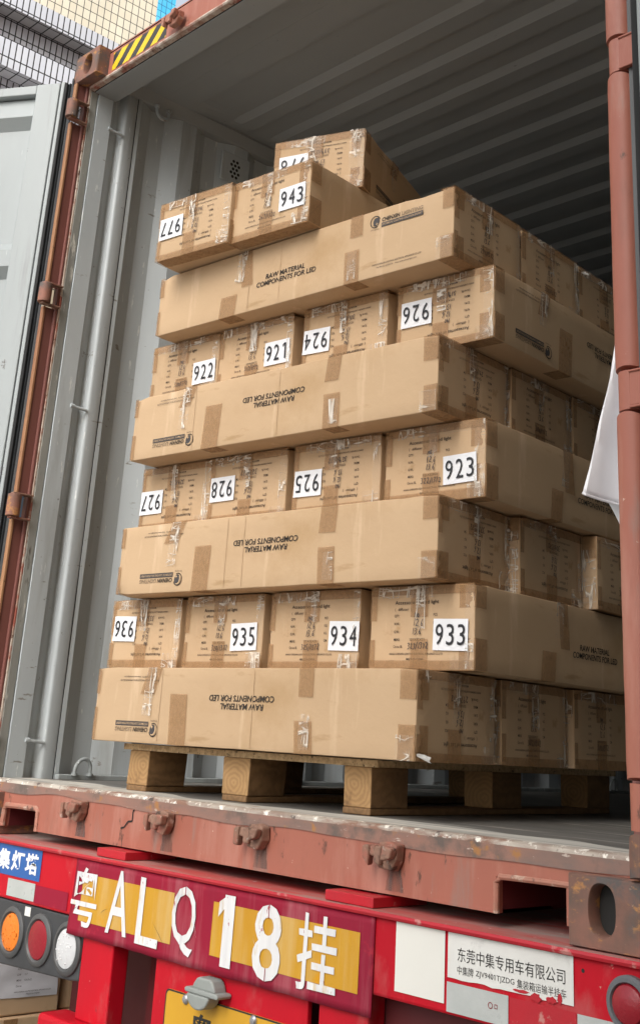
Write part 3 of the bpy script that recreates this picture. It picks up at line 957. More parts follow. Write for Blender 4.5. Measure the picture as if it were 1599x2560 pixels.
# corrugated side walls
def wallprof(y0, y1):
    pts = [(0.0, 0.172)]
    y = 0.19
    while y < y1:
        pts += [(0.0, y), (0.036, y + 0.068), (0.036, y + 0.138), (0.0, y + 0.206)]
        y += 0.278
    pts.append((0.0, YEND))
    return pts
WP = wallprof(0.172, YEND - 0.3)


def wall(name, sgn, xin, shift, m_):
    mb = MB()
    zs = [FZ] + [FZ + 2.60 * k / 14 for k in range(1, 15)]
    n = len(WP)
    vs = []
    for z in zs:
        for d, y in WP:
            w = noise.noise(Vector((y * 3.1, z * 2.3, xin * 7))) * 0.0025
            vs.append((xin + sgn * (d + shift) + w, y, z))
    fs = [(k * n + i, k * n + i + 1, (k + 1) * n + i + 1, (k + 1) * n + i) for k in range(len(zs) - 1) for i in range(n - 1)]
    mb.add(vs, fs)
    return obj(name, mb, m_, ct, fix=False)
wl = wall('side_wall', -1, -0.467, 0.0, 'grey')
wall('side_wall', -1, -0.467, 0.004, 'red')
wall('side_wall', 1, 1.873, 0.0, 'grey')
wall('side_wall', 1, 1.873, 0.004, 'red')
ew = MB(); ew.box(XL, XR, YEND, YEND + 0.05, -0.26, 2.49)
obj('end_wall', ew, 'grey', ct)
# rails along the wall foot and the roof
for xa, xb in ((-0.463, -0.440), (1.846, 1.869)):
    mb = MB(); mb.box(xa, xb, 0.175, YEND, FZ - 0.001, FZ + 0.016)
    obj('floor_rail', mb, 'doorgrey', ct, bevel=0.003)
for s_, xe in ((1, -0.467), (-1, 1.873)):
    mb = MB()
    mb.prism([(xe - s_ * .04, 2.430), (xe + s_ * 0.004, 2.430), (xe + s_ * 0.010, 2.434), (xe + s_ * 0.036, 2.470), (xe + s_ * .03, 2.52), (xe - s_ * .04, 2.52)], 'y', 0.072, YEND)
    obj('roof_rail', mb, 'roofgrey', ct)

# roof: flat front sheet, then pressed corrugations that die out before the rails
rf = MB()
xs = [-0.45, -0.415, -0.385, -0.36, -0.33, 0.7, 1.735, 1.765, 1.79, 1.82, 1.856]
amp = [0, 0, .35, .8, 1, 1, 1, .8, .35, 0, 0]
ys = [(0.066, 0), (0.268, 0), (0.272, -.004), (0.40, -.004), (0.405, 0)]
y = 0.588
while y < YEND - 0.4:
    ys += [(y, .020), (y + 0.030, 0), (y + 0.098, 0), (y + 0.104, .020)]
    y += 0.2092
ys = [(0.066, 0), (0.268, 0), (0.2725, .004), (0.40, .004), (0.405, .020)] + ys[5:] + [(YEND, .02)]
vs = []
for yy, d in ys:
    for x, a in zip(xs, amp):
        base = 0.004 if yy < 0.5 else 0.012
        vs.append((x, yy, 2.470 + base * (1 - a) + d * a if yy >= 0.5 else 2.470 + d * a))
n = len(xs)
rf.add(vs, [(k * n + i, k * n + i + 1, (k + 1) * n + i + 1, (k + 1) * n + i) for k in range(len(ys) - 1) for i in range(n - 1)])
obj('roof_panel', rf, 'roofgrey', ct, fix=False)
rt = MB(); rt.box(XL, XR, -0.046, YEND, 2.4985, 2.504)
obj('roof_skin', rt, 'red', ct)


def ring(y, z, up=1, r=0.030, x=-0.437):
    mb = MB()
    pts = []
    for k in range(15):
        a = math.pi * k / 14
        pts.append((x + 0.006 * math.sin(a), y + r * math.cos(a), z + up * (0.012 + 1.25 * r * math.sin(a))))
    pts = [(x, y + r, z)] + pts + [(x, y - r, z)]
    mb.tube(pts, 0.0062, 10)
    mb.cyl((x, y + r, z - .003), (0, 0, 1), .011, .008, 12); mb.cyl((x, y - r, z - .003), (0, 0, 1), .011, .008, 12)
    obj('lashing_ring', mb, 'doorgrey' if up > 0 else 'grey', ct, smooth=True)
for y in (0.262, 1.22, 2.33, 3.4): ring(y, FZ + 0.016, 1)
for y in (0.281, 1.4, 2.5): ring(y, 2.428, -1, x=-0.452)
vt = MB(); vt.box(-0.470, -0.4635, 0.61, 0.76, 2.25, 2.385)
v_ = obj('vent', vt, 'grey', ct, bevel=0.006)
vh = MB()
for i, (dy, dz) in enumerate([(0, 0), (.02, 0), (-.01, .018), (.01, .018), (.03, .018), (0, .036), (.02, .036), (-.01, -.018), (.01, -.018), (.03, -.018), (.02, -.036), (.0, -.036)]):
    vh.cyl((-0.4640, 0.672 + dy, 2.316 + dz), (1, 0, 0), 0.0072, 0.001, 12)
obj('vent_holes', vh, 'dark', v_)


# open doors, hinged at the posts and swung about 150 degrees
def door(hx, ang, left, name):
    """leaf built along local +x from the hinge, inner face towards local -y, z up"""
    B = Matrix.Translation((hx, -0.115, 0)) @ Matrix.Rotation(ang, 4, 'Z')
    if left:
        B = B @ Matrix.Diagonal((1, -1, 1, 1))
    zb, zt = -0.12, 2.404
    mb = MB()
    prof = [(-0.034, 2.36), (-0.030, 2.355), (-0.006, 2.272), (-0.006, 2.268), (-0.042, 2.225), (-0.042, 1.74), (-0.006, 1.70), (-0.006, 1.634), (-0.042, 1.594),
            (-0.042, 1.10), (-0.006, 1.06), (-0.006, 1.0), (-0.042, 0.96), (-0.042, 0.46), (-0.006, 0.42), (-0.006, 0.36), (-0.042, 0.32), (-0.042, -0.05)]
    mb.prism([(-d, z) for d, z in prof], 'x', 0.130, 1.09, closed=False)
    leaf = obj('door_leaf', mb, 'doorgrey', ct, basis=B, fix=False)
    leaf['label'] = 'open left container door, pale grey inside' if left else 'open right container door, seen edge on'
    mb = MB()
    mb.box(0.034, 0.134, 0.0, 0.055, zb, zt)
    mb.box(1.085, 1.165, 0.0, 0.055, zb, zt)
    mb.box(0.134, 1.085, 0.001, 0.054, 2.362, zt - .002)
    mb.box(0.134, 1.085, 0.001, 0.054, zb + .002, -0.045)
    obj('door_frame', mb, 'doorgrey', leaf, bevel=0.004)
    mb = MB()
    mb.box(0.134, 1.09, 0.046, 0.054, zb + .002, zt - .002)
    obj('door_skin', mb, 'red', leaf)
    mb = MB()
    mb.box(0.027, 0.034, 0.008, 0.05, zb, zt)
    obj('frame_gap', mb, 'greyrubber', leaf)
    mb = MB(); mb.box(0.012, 0.027, -0.004, 0.05, zb, zt)
    obj('retaining_strip', mb, 'doorgrey', leaf, bevel=0.003)
    mb = MB()
    mb.prism([(0.011, -0.002), (0.006, -0.014), (-0.002, -0.010), (-0.003, 0.002), (-0.012, -0.004), (-0.016, 0.006), (-0.010, 0.03), (0.011, 0.03)], 'z', zb, zt - .01)
    obj('gasket', mb, 'rubber', leaf, smooth=True)
    mb = MB()
    mb.prism([(-0.014, 0.004), (-0.022, -0.008), (-0.0255, -0.006), (-0.019, 0.010)], 'z', zb, zt + .008)
    obj('gasket_lip', mb, 'greyrubber', leaf, smooth=True)
    return leaf
door(-0.530, math.atan2(-0.53, -0.848), True, 'left')
door(1.975, math.atan2(-0.50, 0.866), False, 'right')

# ------------------------------------------------------------------ pallet and cartons (turned 5.3 degrees in the container)
ROT = Matrix.Rotation(0.0924064, 4, 'Z')
pt = thing('wooden_pallet', 'low pallet of pine blocks with a chipboard deck under the carton stack', 'pallet', ROT @ Matrix.Translation((0, 0, FZ)))
h0 = FZ
mb = MB()
mb.grid(60, 1, lambda u, v: (0.085 + 0.955 * u, 0.055 + 0.004 * noise.noise(Vector((u * 40, 1, 0))), -0.020 - FZ + 0.0165 * v))
mb.grid(1, 1, lambda u, v: (0.085 + 0.955 * u, 0.057 + 1.2 * v, -0.0035 - FZ))
mb.grid(1, 1, lambda u, v: (1.04 - 0.955 * u, 0.057 + 1.2 * v, -0.020 - FZ))
mb.box(1.038, 1.0405, 0.057, 1.257, -0.0195 - FZ, -0.0036 - FZ)
mb.box(0.0845, 0.087, 0.057, 1.257, -0.0195 - FZ, -0.0036 - FZ)
obj('deck', mb, 'chip', pt, fix=False)
for k, (bx, bw) in enumerate(((0.108, 0.088), (0.505, 0.097), (0.930, 0.092))):
    for j, by in enumerate((0.060, 0.585, 1.11)):
        rng = random.Random(k * 7 + j)
        mb = MB()
        ox, oz = bx + rng.uniform(.03, .07), rng.uniform(.04, .08)
        mb.box(bx - ox, bx + bw - ox, 0, 0.145, 0.0165 - oz, -0.0203 - FZ - oz)
        mb.m[2] = 1
        mb.v = [(a + rng.uniform(-.003, .003), b + rng.uniform(-.003, .003), c) for a, b, c in mb.v]
        obj('block', mb, ['wood', 'endgrain'], pt, bevel=0.003, fix=False, basis=Matrix.Translation((ox, by, oz)))
    mb = MB(); mb.box(-.05, bw - .054, 0, 1.195, -.0152, .0002)
    obj('bottom_board', mb, 'wood', pt, bevel=0.003, basis=Matrix.Translation((bx + .052, .058, .016)))

CL, CW, CH, PH = 1.21, 0.3226, 0.2072, 0.2107
_boxes = {}


def carton_mesh(var):
    if var in _boxes: return _boxes[var]
    rng = random.Random(100 + var)
    rad = 0.0032

    def ax(L, k):
        mid = [rad + (L - 2 * rad) * i / k for i in range(k + 1)]
        return [0, rad * .35] + mid + [L - rad * .35, L]
    X, Y, Z = ax(CL, 22), ax(CW, 8), ax(CH, 6)
    bm = bmesh.new()
    idx = {}
    dims = (CL, CW, CH)
    dents = [(Vector((rng.choice((0, CL)), rng.choice((0, CW)), rng.choice((0, CH)))), rng.uniform(.025, .045), rng.uniform(.003, .006)) for _ in range(6)]
    dents += [(Vector((rng.uniform(0, CL), rng.choice((0, CW)), rng.choice((0, CH)))), rng.uniform(.03, .08), rng.uniform(.0015, .004)) for _ in range(9)]

    def vert(i, j, k):
        key = (i, j, k)
        if key not in idx:
            p = Vector((X[i], Y[j], Z[k]))
            q = Vector([min(max(p[a], rad), dims[a] - rad) for a in range(3)])
            d = p - q
            if d.length > 1e-9: p = q + d.normalized() * rad
            c = Vector((CL / 2, CW / 2, CH / 2))
            s = 0.0
            for dc, dr, da in dents:
                s += da * max(0, 1 - (p - dc).length / dr)
            w = noise.noise(p * 7 + Vector((var * 3.7, 0, 0)))
            s += 0.0009 * (w + 1) * 0.5
            # gentle inward sag of the large panels
            inn = (c - p); inn = Vector((math.copysign(min(abs(inn.x), .03), inn.x), inn.y, inn.z)).normalized()
            p = p + inn * s
            idx[key] = bm.verts.new(p)
        return idx[key]
    nx, ny, nz = len(X), len(Y), len(Z)
    def face(a): bm.faces.new(a)
    for i in range(nx - 1):
        for j in range(ny - 1):
            face([vert(i, j, 0), vert(i, j + 1, 0), vert(i + 1, j + 1, 0), vert(i + 1, j, 0)])
            face([vert(i, j, nz - 1), vert(i + 1, j, nz - 1), vert(i + 1, j + 1, nz - 1), vert(i, j + 1, nz - 1)])
        for k in range(nz - 1):
            face([vert(i, 0, k), vert(i + 1, 0, k), vert(i + 1, 0, k + 1), vert(i, 0, k + 1)])
            face([vert(i, ny - 1, k), vert(i, ny - 1, k + 1), vert(i + 1, ny - 1, k + 1), vert(i + 1, ny - 1, k)])
    for j in range(ny - 1):
        for k in range(nz - 1):
            face([vert(0, j, k), vert(0, j, k + 1), vert(0, j + 1, k + 1), vert(0, j + 1, k)])
            face([vert(nx - 1, j, k), vert(nx - 1, j + 1, k), vert(nx - 1, j + 1, k + 1), vert(nx - 1, j, k + 1)])
    me = bpy.data.meshes.new('box_body')
    bm.to_mesh(me); bm.free()
    me.materials.append(M['card'])
    me.polygons.foreach_set('use_smooth', [True] * len(me.polygons))
    _boxes[var] = me
    return me


def fmat(face, off=0.0, inv=False):
    """frame of a carton face: x along it, z up, -y out of it"""
    O, ux, w = {'long': ((0, 0, 0), (1, 0, 0), CL), 'endR': ((CL, 0, 0), (0, 1, 0), CW), 'endL': ((0, CW, 0), (0, -1, 0), CW)}[face]
    O, ux, uz = Vector(O), Vector(ux), Vector((0, 0, 1))
    n = ux.cross(uz)
    if inv:
        O = O + ux * w + uz * CH
        ux, uz = -ux, -uz
    O = O + n * off
    y = -n
    return Matrix([[ux[i], y[i], uz[i], O[i]] for i in range(3)] + [[0, 0, 0, 1]])


# shared print meshes
def end_print():
    a_, b_, c_, d_ = MB(), MB(), MB(), MB()
    text(a_, 'Accessories of Led light', .0785, .1615, .0088, width=.137, bold=.010)
    text(a_, '(  diffuser  )', .0785, .1455, .0072, width=.053)
    for nm, z, un in (('QTY:', .1300, 'PCS'), ('N.W.:', .1105, 'KG'), ('G.W.:', .0905, 'KG'), ('MEAS:', .0715, 'CM')):
        text(b_, nm, .0775, z, .0062, stretch=.82, bold=.010)
        text(c_, un, .1995, z + .001, .0062, stretch=.82, bold=.010)
    text(b_, 'Cnt no: BL', .0765, .0545, .0062, stretch=.72, bold=.008)
    e_ = MB()
    text(e_, '121X32X21', .127, .0715, .0060, width=.046, bold=.010)
    text(d_, 'ANHUI CHENXIN LIGHTING ELECTRICAL APPLIANCE CO.,LTD', .064, .0375, .0045, width=.166, bold=.010)
    text(d_, 'MADE-IN-CHINA', .1185, .0245, .0052, width=.053, bold=.012)
    return [(n, mesh(n, m, 'ink')) for n, m in (('heading_lettering', a_), ('field_lettering', b_), ('unit_lettering', c_), ('maker_lettering', d_), ('size_lettering', e_))]


def long_print():
    a_, b_ = MB(), MB()
    text(a_, 'RAW MATERIAL', .585, .0925, .0150, width=.163, bold=.016, align='c', shear=.12)
    text(a_, 'COMPONENTS FOR LED', .588, .0715, .0150, width=.247, bold=.016, align='c', shear=.12)
    text(b_, 'ANHUI CHENXIN LIGHTING ELECTRICAL APPLIANCE CO.,LTD', .929, .0335, .0046, width=.174, bold=.008, shear=.1)
    text(b_, 'Tel:+86-551-65555716    Web: www.chenxinlight.com', .945, .0240, .0042, width=.142, bold=.006, shear=.1)
    return [(n, mesh(n, m, 'ink')) for n, m in (('slogan_lettering', a_), ('address_lettering', b_))]


def logo_print():
    """round mark with a crescent and a spark, firm name, and a dark strap line below"""
    mb = MB()
    cx, cz, r = .935, .1700, .0188

    def arc(c, ra, rb, a0, a1, off, mi, n=28, e=1.0, dx=0, dz=0):
        vs, fs = [], []
        for i in range(n + 1):
            a = R(a0 + (a1 - a0) * i / n)
            vs += [(c[0] + ra * math.cos(a) * e, -off, c[1] + ra * math.sin(a)), (c[0] + dx + rb * math.cos(a) * e, -off, c[1] + dz + rb * math.sin(a))]
        for i in range(n):
            fs.append((2 * i, 2 * i + 2, 2 * i + 3, 2 * i + 1))
        mb.add(vs, fs, mi)
    arc((cx, cz), r, r * .86, 20, 300, 0, 0)
    arc((cx + .002, cz + .001), r * .80, 0, 0, 360, 0, 1, 30, .85)
    arc((cx + .001, cz), r * .80, r * .68, 60, 220, .0003, 2, 24, .9, .003, -.001)
    sp_ = [(0, .0058), (.0014, .0014), (.0058, 0), (.0014, -.0014), (0, -.0058), (-.0014, -.0014), (-.0058, 0), (-.0014, .0014)]
    mb.add([(cx + .006 + a, -.0004, cz - .008 + b_) for a, b_ in sp_], [tuple(range(8))], 2)
    text(mb, 'CX Lighting', cx - .016, cz - .0255, .0036, width=.030, mi=0)
    text(mb, 'CHENXIN', .9585, .1655, .0108, width=.064, bold=.025, shear=.15, mi=0)
    text(mb, 'LIGHTING', 1.030, .1655, .0108, width=.074, shear=.15, outline=True, mi=3)
    mb.add([(.958, 0, .1485), (1.1055, 0, .1485), (1.1055, 0, .1615), (.958, 0, .1615)], [(0, 1, 2, 3)], 1)
    text(mb, 'SYSTEMATIC LIGHTING SOLUTION EXPERT', .9605, .1522, .0060, width=.142, off=.0004, mi=2, bold=.004)
    return mesh('logo', mb, ['ink', 'darkbar', 'card', 'ink'])


PR_END, PR_LONG, PR_LOGO = end_print(), long_print(), logo_print()


def strip(name, parent, face, x0, x1, z0, z1, m_, seed, slant=0.0, amp=0.0008, base=0.0016, nx=5, nz=9, wrap=None):
    """a strip of tape lying on a face, a little wrinkled, ragged where it was torn"""
    rng = random.Random(seed)
    so_ = Vector((rng.uniform(0, 99), rng.uniform(0, 99), 0))

    def fn(u, v):
        x = x0 + (x1 - x0) * u + slant * (v - 1)
        z = z0 + (z1 - z0) * v
        x += 0.0008 * noise.noise(Vector((z * 60, 2, 0)) + so_)
        if 0 < z0: z += (1 - v) * 0.0012 * noise.noise(Vector((x * 300, 5, 0)) + so_)
        d = base + amp * (1 + noise.noise(Vector((x * 70, z * 26, 0)) + so_) + .6 * noise.noise(Vector((x * 170, z * 60, 3)) + so_))
        return (x, -max(d, base * .6), z)
    mb = MB()
    mb.grid(nx, nz, fn)
    if wrap == 'top':      # folds over the top edge of the box
        mb.grid(nx, 1, lambda u, v: (x0 + (x1 - x0) * u, -base + (base + 0.05) * v, CH + base * .9) if v else fn(u, 1))
    if wrap == 'bottom':
        mb.grid(nx, 1, lambda u, v: (x0 + (x1 - x0) * u + slant * -1, -base + (base + 0.05) * (1 - v), -base * .5) if not v else fn(u, 0))
    if wrap == 'right':
        w = {'long': CL}.get(face, CW)
        mb.grid(1, nz, lambda u, v: fn(1, v) if not u else (w + base, 0.045, z0 + (z1 - z0) * v))
    if wrap == 'left':
        mb.grid(1, nz, lambda u, v: fn(0, v) if u else (-base, 0.045, z0 + (z1 - z0) * v))
    return link(name, mesh(name, mb, m_, True), parent, fmat(face))


def tuft(parent, face, x, z, seed, s=0.035):
    rng = random.Random(seed)
    mb = MB()
    for k in range(7):
        a = rng.uniform(-2.4, -0.6)
        l = s * rng.uniform(.6, 1.1)
        p = Vector((x, -0.004, z)); q = p + Vector((math.cos(a + 1.9) * l * .5, -rng.uniform(.2, .7) * l, math.sin(a) * l * .6 + .3 * l))
        w = Vector((rng.uniform(-.4, .4), rng.uniform(-.3, .3), rng.uniform(.2, .5))) * s * .5
        mb.add([p, q, q + w, p + w * .5 + Vector((0, -.004, 0))], [(0, 1, 2, 3)])
    link('film_scrap', mesh('film_scrap', mb, 'tuft'), parent, fmat(face))


def dress_end(p, face, inv, seed, hw, clear=True):
    rng = random.Random(seed)
    j = lambda s=.006: rng.uniform(-s, s)
    for n_, me_ in PR_END: link(n_, me_, p, fmat(face, 0.0012, inv))
    mb = MB()
    hand(mb, hw[0], .140, .128, .011, 0, rng)
    hand(mb, hw[1], .138, .107, .0165, 0, rng)
    hand(mb, hw[2], .136, .087, .0165, 0, rng)
    hand(mb, hw[3], .122, .0515, .0145, 0, rng)
    link('handwritten_lettering', mesh('handwritten_lettering', mb, 'pen'), p, fmat(face, 0.0034, inv))
    s = seed * 31
    strip('tape_strip', p, face, 0.0, CW, CH - .024 + j(.003), CH, 'tape', s + 1, nx=20, nz=3, amp=.0009, wrap='top')
    strip('tape_strip', p, face, 0.0, CW, 0, .024 + j(.004), 'tape', s + 2, nx=20, nz=3, amp=.0009, wrap='bottom')
    cx = .152 + j()
    strip('tape_strip', p, face, cx - .028, cx + .026, CH - .080 + j(), CH, 'tape', s + 3, base=.0022)
    strip('tape_strip', p, face, cx - .026, cx + .027, 0, .074 + j(), 'tape', s + 4, base=.0022)
    strip('tape_strip', p, face, 0.0, .020 + j(.003), CH - .095 + j(.01), CH - .012, 'tape', s + 5, nx=3)
    strip('tape_strip', p, face, 0.0, .018 + j(.003), .01, .07 + j(.01), 'tape', s + 6, nx=3)
    strip('clear_film', p, face, CW - .026 + j(.006), CW, .004, CH - .004, 'clear', s + 7, nx=5, nz=16, amp=.0016, base=.0028)
    strip('clear_film', p, face, .03 + j(.02), CW * rng.uniform(.45, .95), CH - .030, CH - .002, 'clear', s + 8, nx=22, nz=4, amp=.0014, base=.0030)
    if clear:
        strip('clear_film', p, face, CW - .060 + j(.01), CW - .002, .002, .045 + j(.01), 'clear', s + 9, nx=8, nz=6, amp=.0022, base=.0034)
        strip('clear_film', p, face, cx - .008 + j(), cx + .020, CH - .10 + j(.02), CH, 'clear', s + 10, nx=4, nz=12, amp=.002, base=.0036)


def dress_long(p, inv, seed, near_end=False, film=True):
    rng = random.Random(seed * 3 + 5)
    j = lambda s=.008: rng.uniform(-s, s)
    for n_, me_ in PR_LONG: link(n_, me_, p, fmat('long', 0.0012, inv))
    link('logo', PR_LOGO, p, fmat('long', 0.0012, inv))
    s = seed * 57
    a, b_, c, d = (.384, .315, .838, .822) if not inv else (.236, .343, .828, .826)
    w = .054
    strip('tape_strip', p, 'long', a + j(), a + w + j(.003), CH - .066 + j(.01) if inv else CH - .12, CH, 'tape', s + 1, slant=.024 + j() if inv else -.01, wrap='top')
    strip('tape_strip', p, 'long', b_ + j(), b_ + w + .012 + j(.003), 0, (.124 if inv else .08) + j(.012), 'tape', s + 2, slant=j(.012), wrap='bottom')
    strip('tape_strip', p, 'long', c + j(), c + w + j(.003), CH - .070 + j(.01), CH, 'tape', s + 3, slant=j(.01), wrap='top')
    strip('tape_strip', p, 'long', d + j(), d + w + j(.003), 0, .088 + j(.012), 'tape', s + 4, slant=j(.01), wrap='bottom')
    strip('tape_strip', p, 'long', CL - .042 + j(), CL - .001, CH - .066 + j(), CH - .002, 'tape', s + 5, nx=4, wrap='right')
    strip('tape_strip', p, 'long', CL - .050 + j(), CL - .001, 0.002, .074 + j(), 'tape', s + 6, nx=4, wrap='right')
    strip('tape_strip', p, 'long', .001, (.048 if near_end else .018) + j(.004), CH - .068 + j(.01), CH - .004, 'tape', s + 7, nx=4, wrap='left')
    strip('tape_strip', p, 'long', .001, (.052 if near_end else .016) + j(.004), .002, .082 + j(.012), 'tape', s + 8, nx=4, wrap='left')
    if film:
        if seed % 2: strip('clear_film', p, 'long', a - .004, a + .036, CH - .115 + j(.02), CH, 'clear', s + 9, nx=5, nz=12, amp=.0016, base=.003, slant=.012)
        strip('clear_film', p, 'long', CL - .055, CL - .002, .0, .055 + j(), 'clear', s + 10, nx=7, nz=7, amp=.002, base=.0032)
        strip('clear_film', p, 'long', d + .015, d + .05, .01, .10 + j(.02), 'clear', s + 11, nx=5, nz=9, amp=.0014, base=.003)
    # faint pressed crease across the board
    mb = MB()
    for k in range(2):
        x = (.45, .66, .30, .55)[(seed + k) % 4] + j(.02)
        mb.grid(1, 12, lambda u, v: (x + .0009 * (u - .5) * 2 + .0015 * noise.noise(Vector((v * 3, k, seed))), -.0014 - .0004 * math.sin(math.pi * u), .006 + (CH - .012) * v))
    link('board_crease', mesh('board_crease', mb, 'card', True), p, fmat('long'))


def number(p, face, num, inv, xy, seed):
    """white number sheet taped to the face, written the same way up as the print"""
    rng = random.Random(seed)
    w, h = .104, .0755
    T = fmat(face, 0.0040, inv) @ Matrix.Translation((xy[0], 0, xy[1])) @ Matrix.Rotation(rng.uniform(-.03, .03), 4, 'Y')
    mb = MB()
    mb.grid(6, 4, lambda u, v: (w * u, -.0008 * noise.noise(Vector((u * 2, v * 2, seed))) - .0015 * (u * v) ** 3, h * v))
    lb = link('number_label', mesh('number_label', mb, 'paper', True), p, T)
    mb = MB()
    for i, ch in enumerate(num):
        xa = .0085 + .0328 * i
        if ch == '1':
            text(mb, ch, 0, 0, 1, off=.0022, fitbox=(xa + .003, xa + .017, .0125, .0630))
        else:
            text(mb, ch, 0, 0, 1, off=.0022, fitbox=(xa, xa + .0225, .0125, .0630))
    link('number', mesh('number', mb, 'digit'), lb)


def carton(stack_x, stack_y, z, yaw, along, label, group, seed):
    """along: long side across the container (odd rows); otherwise the end faces out"""
    T = ROT @ Matrix.Translation((stack_x, stack_y, z)) @ Matrix.Rotation(yaw, 4, 'Z')
    if not along:
        T = T @ Matrix.Translation((CW, 0, 0)) @ Matrix.Rotation(math.pi / 2, 4, 'Z')
    r = thing('carton', label, 'box', T, group)
    link('box_body', carton_mesh(seed % 9), r)
    return r


HWR = random.Random(4)
def hwtext(last): return ('140', '12.6', '13.6', last)
FR = {1: 'bottom', 3: 'third', 5: 'fifth', 7: 'seventh'}
GL = 'cartons lying lengthwise across the stack'
GE = 'cartons laid end-on in the stack'

# rows lying across (odd): front carton shows its long side, the ones behind it only their right-hand ends
odd = {1: (0, 0, -.01756, True), 3: (.0233, .0099, .003, True), 5: (.0193, .0063, -.003, True), 7: (.0555, .0243, -.0144, False)}
front_lab = {1: 'lowest long carton lying across the front, directly on the pallet, lettering upside down',
             3: 'long carton across the front, between number rows 933 and 923, lettering upside down',
             5: 'long carton across the front, between number rows 923 and 926, lettering upside down',
             7: 'long carton across the front with upright lettering, just below 977 and 943'}
right_x = {1: (1.2115, 1.229), 3: (1.265, 1.308), 5: (1.235, 1.238), 7: (1.267, 1.263)}
inv_r = {1: (True, False, False), 3: (True, True, False), 5: (True, False, True), 7: (False, False, True)}
under = {1: 'under carton 933 on the pallet', 3: 'between cartons 933 and 923', 5: 'between cartons 923 and 926', 7: 'above carton 926'}
for l, (x, y, a, inv) in odd.items():
    z = (l - 1) * PH
    c = carton(x, y, z, a, True, front_lab[l], GL, l)
    dress_long(c, inv, l)
    dress_end(c, 'endR', inv_r[l][0], 40 + l, hwtext({1: '297/1372', 3: '372/1372', 5: '291/1372', 7: '291/1372'}[l]))
    if l == 1: tuft(c, 'endR', .002, .012, 3, .05)
    for k in (1, 2):
        xr = right_x[l][k - 1]
        lab = ('second carton back %s, only its shaded end showing' if k == 1 else
               'third carton back %s, its dark end by the door post') % under[l]
        c = carton(xr - CL, .335 * k + .001 * l, z, 0.0, True, lab, GL, l + 3 * k)
        dress_end(c, 'endR', inv_r[l][k], 60 + 10 * k + l, hwtext('30%d/1372' % (k + l)), clear=(k == 1))
        strip('tape_strip', c, 'long', CL - .045, CL - .001, CH - .066, CH - .002, 'tape', 900 + l * 5 + k, nx=4)
        strip('clear_film', c, 'long', CL - .05, CL - .002, .0, CH * .8, 'clear', 940 + l * 5 + k, nx=6, nz=14, amp=.002, base=.0032)
        if l == 7 and k == 2: tuft(c, 'endR', .012, CH - .02, 5, .03)

# end-on rows: number, x, y, yaw, upside down, label position (upright face coordinates), hand-written line
ends = {2: [('936', -.085, .095, 0, True, (.2015, .051), '333/1372'), ('935', .258, .095, 0, False, (.200, .050), '328/1372'),
            ('934', .609, .095, 0, False, (.2185, .050), '325/1372'), ('933', .971, .091, 0, False, (.201, .048), '323/1372')],
        4: [('927', -.022, .105, .003, True, (.2155, .076), '324/1372'), ('928', .300, .105, -.002, True, (.2125, .062), '327/1372'),
            ('925', .646, .108, 0, True, (.2105, .078), '329/1372'), ('923', .985, .108, .0034, False, (.195, .041), '322/1372')],
        6: [('922', -.036, .102, .002, False, (.210, .044), '320/1372'), ('921', .291, .101, -.003, False, (.208, .053), '317/1372'),
            ('924', .652, .104, 0, True, (.2135, .071), '315/1372'), ('926', 1.0057, .108, .0068, True, (.2015, .054), '319/1372')],
        8: [('977', .1368, -.078, .046, True, (.2095, .058), '341/1372'), ('943', .4489, -.0464, .028, False, (.203, .060), '267/1372')]}
pos_word = {'936': 'first in its row against the container wall', '935': 'between 936 and 934',
            '934': 'between 935 and 933', '933': 'next to 934, long side showing',
            '927': 'next to 928, container wall beside it', '928': 'between 927 and 925', '925': 'between 928 and 923',
            '923': 'next to 925, long side showing', '922': 'next to 921, container wall beside it', '921': 'between 922 and 924',
            '924': 'between 921 and 926', '926': 'next to 924, long side showing', '977': 'on top beside 943', '943': 'on top of the long carton beside 977'}
for l, row in ends.items():
    for i, (num, x, y, a, inv, lp, hwl) in enumerate(row):
        s = l * 10 + i
        lab = 'carton with the %swhite label %s, %s' % ('upside-down ' if inv else '', num, pos_word[num])
        c = carton(x, y, (l - 1) * PH, a, False, lab, GE, s)
        dress_end(c, 'endL', inv, s, hwtext(hwl) if num != '943' else ('15', '15.0', '15.9', hwl))
        number(c, 'endL', num, inv, lp, s)
        if i == len(row) - 1:
            dress_long(c, inv, s, near_end=True, film=(l != 8))
        elif l == 8:
            strip('tape_strip', c, 'long', .001, .05, .002, .08, 'tape', 777, nx=4)
# the loose carton resting askew on top
c = carton(.7774 - CW * math.cos(.2873), .1941 - CW * math.sin(.2873), 8 * PH - 0.002, .2873, False,
           'carton lying askew on top of all, half hidden behind 943, its label upside down', GE, 5)
dress_end(c, 'endL', True, 91, hwtext('339/1372'))
number(c, 'endL', '978', True, (.198, .056), 91)
dress_long(c, True, 13, near_end=True)
strip('clear_film', c, 'endL', .115, .15, CH - .16, CH, 'clear', 1201, nx=5, nz=16, amp=.003, base=.0046)
strip('clear_film', c, 'endL', CW - .05, CW, .06, CH, 'clear', 1202, nx=6, nz=12, amp=.0025, base=.0046)

